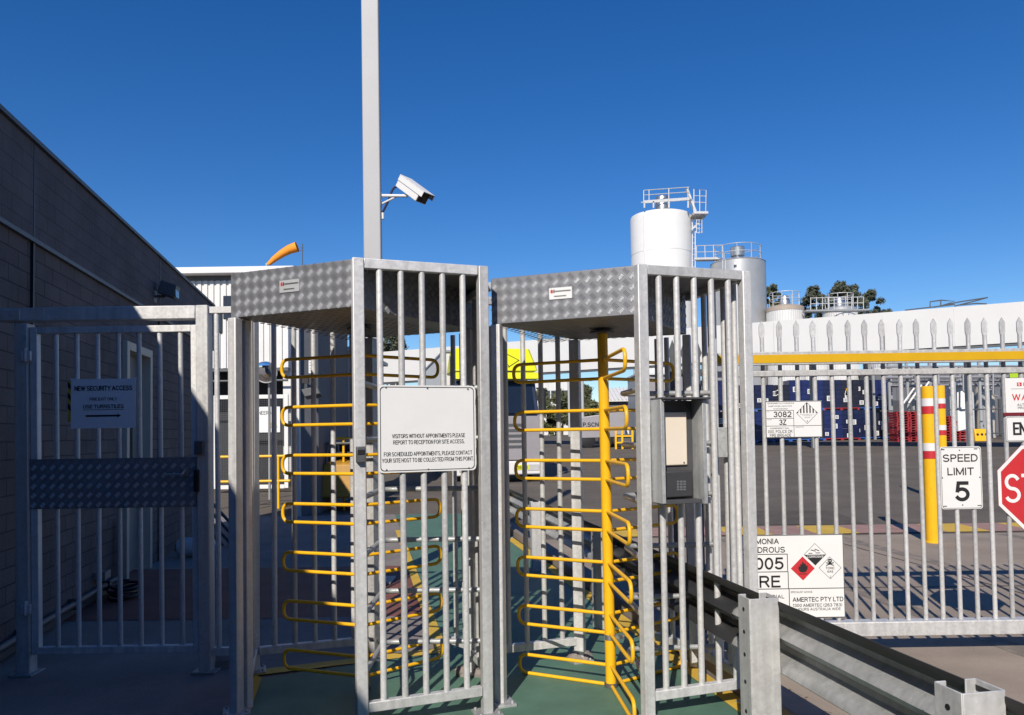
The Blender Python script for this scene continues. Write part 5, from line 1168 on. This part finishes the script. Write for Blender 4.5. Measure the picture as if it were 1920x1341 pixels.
# ================================================================ trees
leafs = [mat("dark_eucalypt_leaf", (.095, .105, .065), .6, 0, .4, .8), mat("olive_leaf", (.11, .12, .055), .6, 0, .35, .8)]
bark = mat("bark", (.10, .08, .065), .9, 0, .2, 4)
def tree(label, px, Y, ytop, ybase, wpx, n, lm, grp, seed, name="eucalypt_tree", ls=.22, squat=1.0):
    rnd = random.Random(seed); b = at(px, 700, Y); z0 = zt(Y); zt_ = zz(ytop, Y, 808); zb = zz(ybase, Y, 808); W = wpx / 2 * Y / FPX
    T = thing(name, label, "tree" if "tree" in name else "shrub", (b.x, Y, z0), grp); H = zt_ - z0
    m = MB(); tips = []
    m.tube([(b.x, Y, z0), (b.x + .1, Y, z0 + H * .3), (b.x - .05, Y + .1, z0 + H * .6), (b.x, Y, z0 + H * .85)], [.02 * H + .03, .016 * H + .02, .01 * H + .015, .02], 7)
    for k in range(9):
        t = .35 + .5 * rnd.random(); a = rnd.random() * 6.28; e = Vector((b.x + math.cos(a) * W * .75 * rnd.uniform(.4, 1), Y + math.sin(a) * W * .75 * rnd.uniform(.4, 1), max(zb, z0 + H * t) + rnd.random() * (zt_ - zb) * .4))
        s = Vector((b.x, Y, z0 + H * t * .8)); m.tube([s, s.lerp(e, .5) + UP * .15, e], [.012 * H, .007 * H, .02], 5)
    m.build("trunk", bark, T)
    cl = []
    for k in range(17 if name == 'bush' else 46):
        u, v = rnd.uniform(-1, 1), rnd.random()
        wv = W * (1 - .55 * abs(v - .4) ** 1.1 * 1.4) * squat
        cl.append((Vector((b.x + u * wv * .85, Y + rnd.uniform(-1, 1) * wv * .7, zb + (zt_ - zb) * (.08 + .86 * v * (1 - .45 * u * u)))), (rnd.uniform(.24, .5) if name == "bush" else rnd.uniform(.10, .27)) * W))
    m = MB(); vs_, fs_ = [], []
    for i in range(int(n * 2.4)):
        c, r = cl[i % len(cl)]
        d = Vector((rnd.gauss(0, 1), rnd.gauss(0, 1), rnd.gauss(0, .75))); d = d.normalized() * r * rnd.random() ** .45
        p = c + d; a = Vector((rnd.gauss(0, 1), rnd.gauss(0, 1), rnd.gauss(0, 1))).normalized(); e = a.orthogonal().normalized(); s = ls * .66 * rnd.uniform(.5, 1.2); k = len(vs_)
        vs_ += [p - a * s, p + e * s * .42, p + a * s, p - e * s * .42]; fs_.append((k, k + 1, k + 2, k + 3))
    bv = [m.bm.verts.new(v) for v in vs_]
    for f in fs_: m.bm.faces.new([bv[i] for i in f])
    m.build("crown", lm, T, smooth=False, recalc=False)
G1 = "trees beyond the yard"
tree("dark round tree just right of the steel tank", 1450, 66, 534, 600, 50, 2200, leafs[1], G1, 1, ls=.26)
tree("tall thin eucalypt left of the silo railing", 1532, 70, 533, 605, 66, 1500, leafs[0], G1, 2, ls=.28)
tree("dense dark eucalypt behind the silo railing", 1585, 68, 527, 605, 84, 3600, leafs[0], G1, 3, ls=.28)
tree("open grey eucalypt right of the silo railing", 1636, 72, 548, 608, 62, 1500, leafs[0], G1, 4, ls=.26)
tree("small dark tree top over the white canopy", 1664, 76, 575, 620, 36, 900, leafs[0], G1, 5, ls=.24)
tree("dark eucalypt above the annex, left of the turnstile corner post", 624, 46, 596, 720, 76, 1900, leafs[0], G1, 6, ls=.24)
tree("dark eucalypt right of the white pole above the canopy", 738, 60, 612, 700, 90, 2300, leafs[0], G1, 7, ls=.27)
tree("loose dark eucalypt behind the white pole", 682, 52, 590, 720, 60, 1500, leafs[0], G1, 8, ls=.25)
G2 = "bushes along the far fence"
tree("green bush beside the annex doors, behind the corner post", 662, 24, 722, 812, 44, 1500, leafs[1], G2, 9, "bush", .13)
for i, px in enumerate((1010, 1052, 1096, 1140, 1182)):
    tree(["leafy bush just right of the truck cab", "leafy bush second right of the truck cab", "leafy bush left of the rotor post, over the tray trailer", "leafy bush behind the yellow rotor post", "leafy bush right of the yellow rotor post"][i], px, 75, 722 + (i % 2) * 6, 812, 64, 2600, leafs[1], G2, 20 + i, "bush", .34)
for i, px in enumerate((1068, 1092)):
    p = at(px, 760, 66); T = thing("utility_pole", ("pale utility pole left of the rear turnstile post" if i == 0 else "pale utility pole right of the rear turnstile post"), "pole", (p.x, 66, zt(66)))
    m = MB(); m.tube([(p.x, 66, zt(66)), (p.x, 66, zz(708, 66, 810))], .16, 10); m.build("shaft", pole_paint, T)
    m = MB(); m.beam((p.x - .9, 66, zz(713, 66, 810)), (p.x + .9, 66, zz(713, 66, 810)), .1, .12); m.build("crossarm", bark, T)
GW = thing("grey_store", "plain grey flat walled store standing between the rotor and the blue crates", "building", (at(1240, 800, 50).x, 50, zt(50)))
q0, q1 = at(1196, 800, 50).x, at(1288, 800, 50).x
m = MB(); ribbed(m, (q0, 50, 0), (q1, 50, 0), zt(50), 5.3, .6, .04, .2); m.box(q0, q1, 50.25, 54, zt(50), 5.3); m.build("wall", cabg, GW, smooth=False)
m = MB(); m.box(q0 - .1, q1 + .1, 49.8, 54.2, 5.301, 5.42); m.build("roof", siding, GW)
SR = thing("lean_to_shed", "low shed with a pale ribbed sloping roof just right of the rotor post", "building", (at(1165, 800, 58).x, 58, zt(58)))
q0, q1 = at(1138, 800, 58).x, at(1196, 800, 58).x
m = MB(); m.box(q0, q1, 58, 61, zt(58), 3.9); m.build("wall", grey_wall, SR)
m = MB(); m.prism([(q0 - .1, 57.6, 3.85), (q0 - .1, 61.2, 5.0), (q0 - .1, 61.2, 5.1), (q0 - .1, 57.6, 3.95)], (q1 - q0 + .2, 0, 0))
for k in range(9): x_ = q0 + (q1 - q0) * k / 8; m.beam((x_, 57.55, 3.99), (x_, 61.2, 5.14), .09, .06, (1, 0, 0))
m.build("roof", siding, SR, smooth=False)
FW = thing("far_factory", "pale low factory wall far off between the truck cab and the rotor", "building", (at(1030, 800, 88).x, 88, zt(88)))
q0, q1 = at(960, 800, 88).x, at(1082, 800, 88).x
m = MB(); ribbed(m, (q0, 88, 0), (q1, 88, 0), zt(88), 7.6, 1.2, .06, .3); m.build("wall", siding, FW, smooth=False)
m = MB()
for k in range(5): x_ = q0 + (q1 - q0) * (k + .5) / 5; m.box(x_ - .7, x_ + .7, 87.9, 87.95, 5.6, 6.5)
m.build("window_band", mat("far_pane", (.06, .065, .075), .2), FW)
VN = thing("white_van", "small white van parked far off just right of the rotor post", "van", (at(1152, 800, 44).x, 44, zt(44)))
vx0, vx1 = at(1138, 800, 44).x, at(1180, 800, 44).x; z0 = zt(44)
m = MB(); m.prism([(vx0, 44, z0 + .35), (vx0, 44, z0 + 1.75), (vx1 - .55, 44, z0 + 1.78), (vx1 - .2, 44, z0 + 1.1), (vx1, 44, z0 + 1.0), (vx1, 44, z0 + .35)], (0, 1.7, 0)); vb = m.build("body", white_paint, VN, bevel=.05)
m = MB(); m.prism([(vx1 - .95, 43.99, z0 + 1.1), (vx1 - .95, 43.99, z0 + 1.62), (vx1 - .58, 43.99, z0 + 1.62), (vx1 - .32, 43.99, z0 + 1.1)], (0, .009, 0)); m.build("side_window", tglass, vb)
for x_ in (vx0 + .25, vx1 - .28):
    m = MB(); m.lathe((x_, 44.1, z0 + .28), [(0, 0), (.2, 0), (.28, .02), (.28, .18), (0, .2)], 18, Vector((0, -1, 0))); m.build("wheel", black, VN)
PFN = thing("palisade_fence", "short palisade fence section in a shade-dark colour with pointed pales behind the keypad box", "fence", (at(1285, 1100, 5.35).x, 5.35, 0))
for px_ in (1262, 1285, 1308):
    b_ = at(px_, 700, 5.35); m = MB()
    m.prism([(b_.x - .02, 5.35, .05), (b_.x - .02, 5.35, 2.03), (b_.x - .034, 5.35, 2.06), (b_.x, 5.35, 2.16), (b_.x + .034, 5.35, 2.06), (b_.x + .02, 5.35, 2.03), (b_.x + .02, 5.35, .05)], (0, .012, 0)); m.build("pale", dark_steel, PFN)  # shade on the pales is put into the dark steel colour
a_, b_ = at(1252, 700, 5.35).x, at(1320, 700, 5.35).x
for z_ in (1.92, .35):
    m = MB(); m.box(a_, b_, 5.363, 5.40, z_ - .025, z_ + .025); m.build("rail", dark_steel, PFN)
m = MB(); m.box(b_ + .001, b_ + .06, 5.34, 5.42, 0, 2.0); m.build("post", dark_steel, PFN)
FLT = thing("yellow_plant_rail", "small yellow machine frame standing far off beyond the rotor", "machine", (at(1165, 815, 40).x, 40, zt(40)))
x = at(1170, 818, 40).x; z = zt(40); m = MB()
for q in (-.45, -.1, .45): m.box(x + q - .05, x + q + .05, 39.95, 40.05, z, z + 1.15)
for q in (.35, .7, 1.1): m.box(x - .4, x + .4, 39.96, 40.04, z + q - .04, z + q + .04)
m.build("frame", yellow, FLT)
m = MB(); m.box(x - .35, x + .35, 40.05, 40.6, z + .2, z + .8); m.build("engine_box", dark_steel, FLT, bevel=.02)
# dry leaves along the kerb
lv = MB(); rnd = random.Random(5)
for i in range(420):
    y = rnd.uniform(1.6, 4.4); p = Vector((GR(y, .30)[0] + rnd.gauss(0, .045), y, .012 + rnd.random() * .01)); a = Vector((rnd.gauss(0, 1), rnd.gauss(0, 1), rnd.gauss(0, .25))).normalized(); e = a.cross(UP).normalized(); s = rnd.uniform(.008, .025)
    lv.poly([p - a * s, p + e * s * .3, p + a * s, p - e * s * .3])
o = lv.build("dry_leaves", mat("dry_leaf", (.30, .22, .10), .8, 0, .3, 40), smooth=False); tag(o, "dry brown leaf litter along the foot of the guard rail", "leaves", kind="stuff")
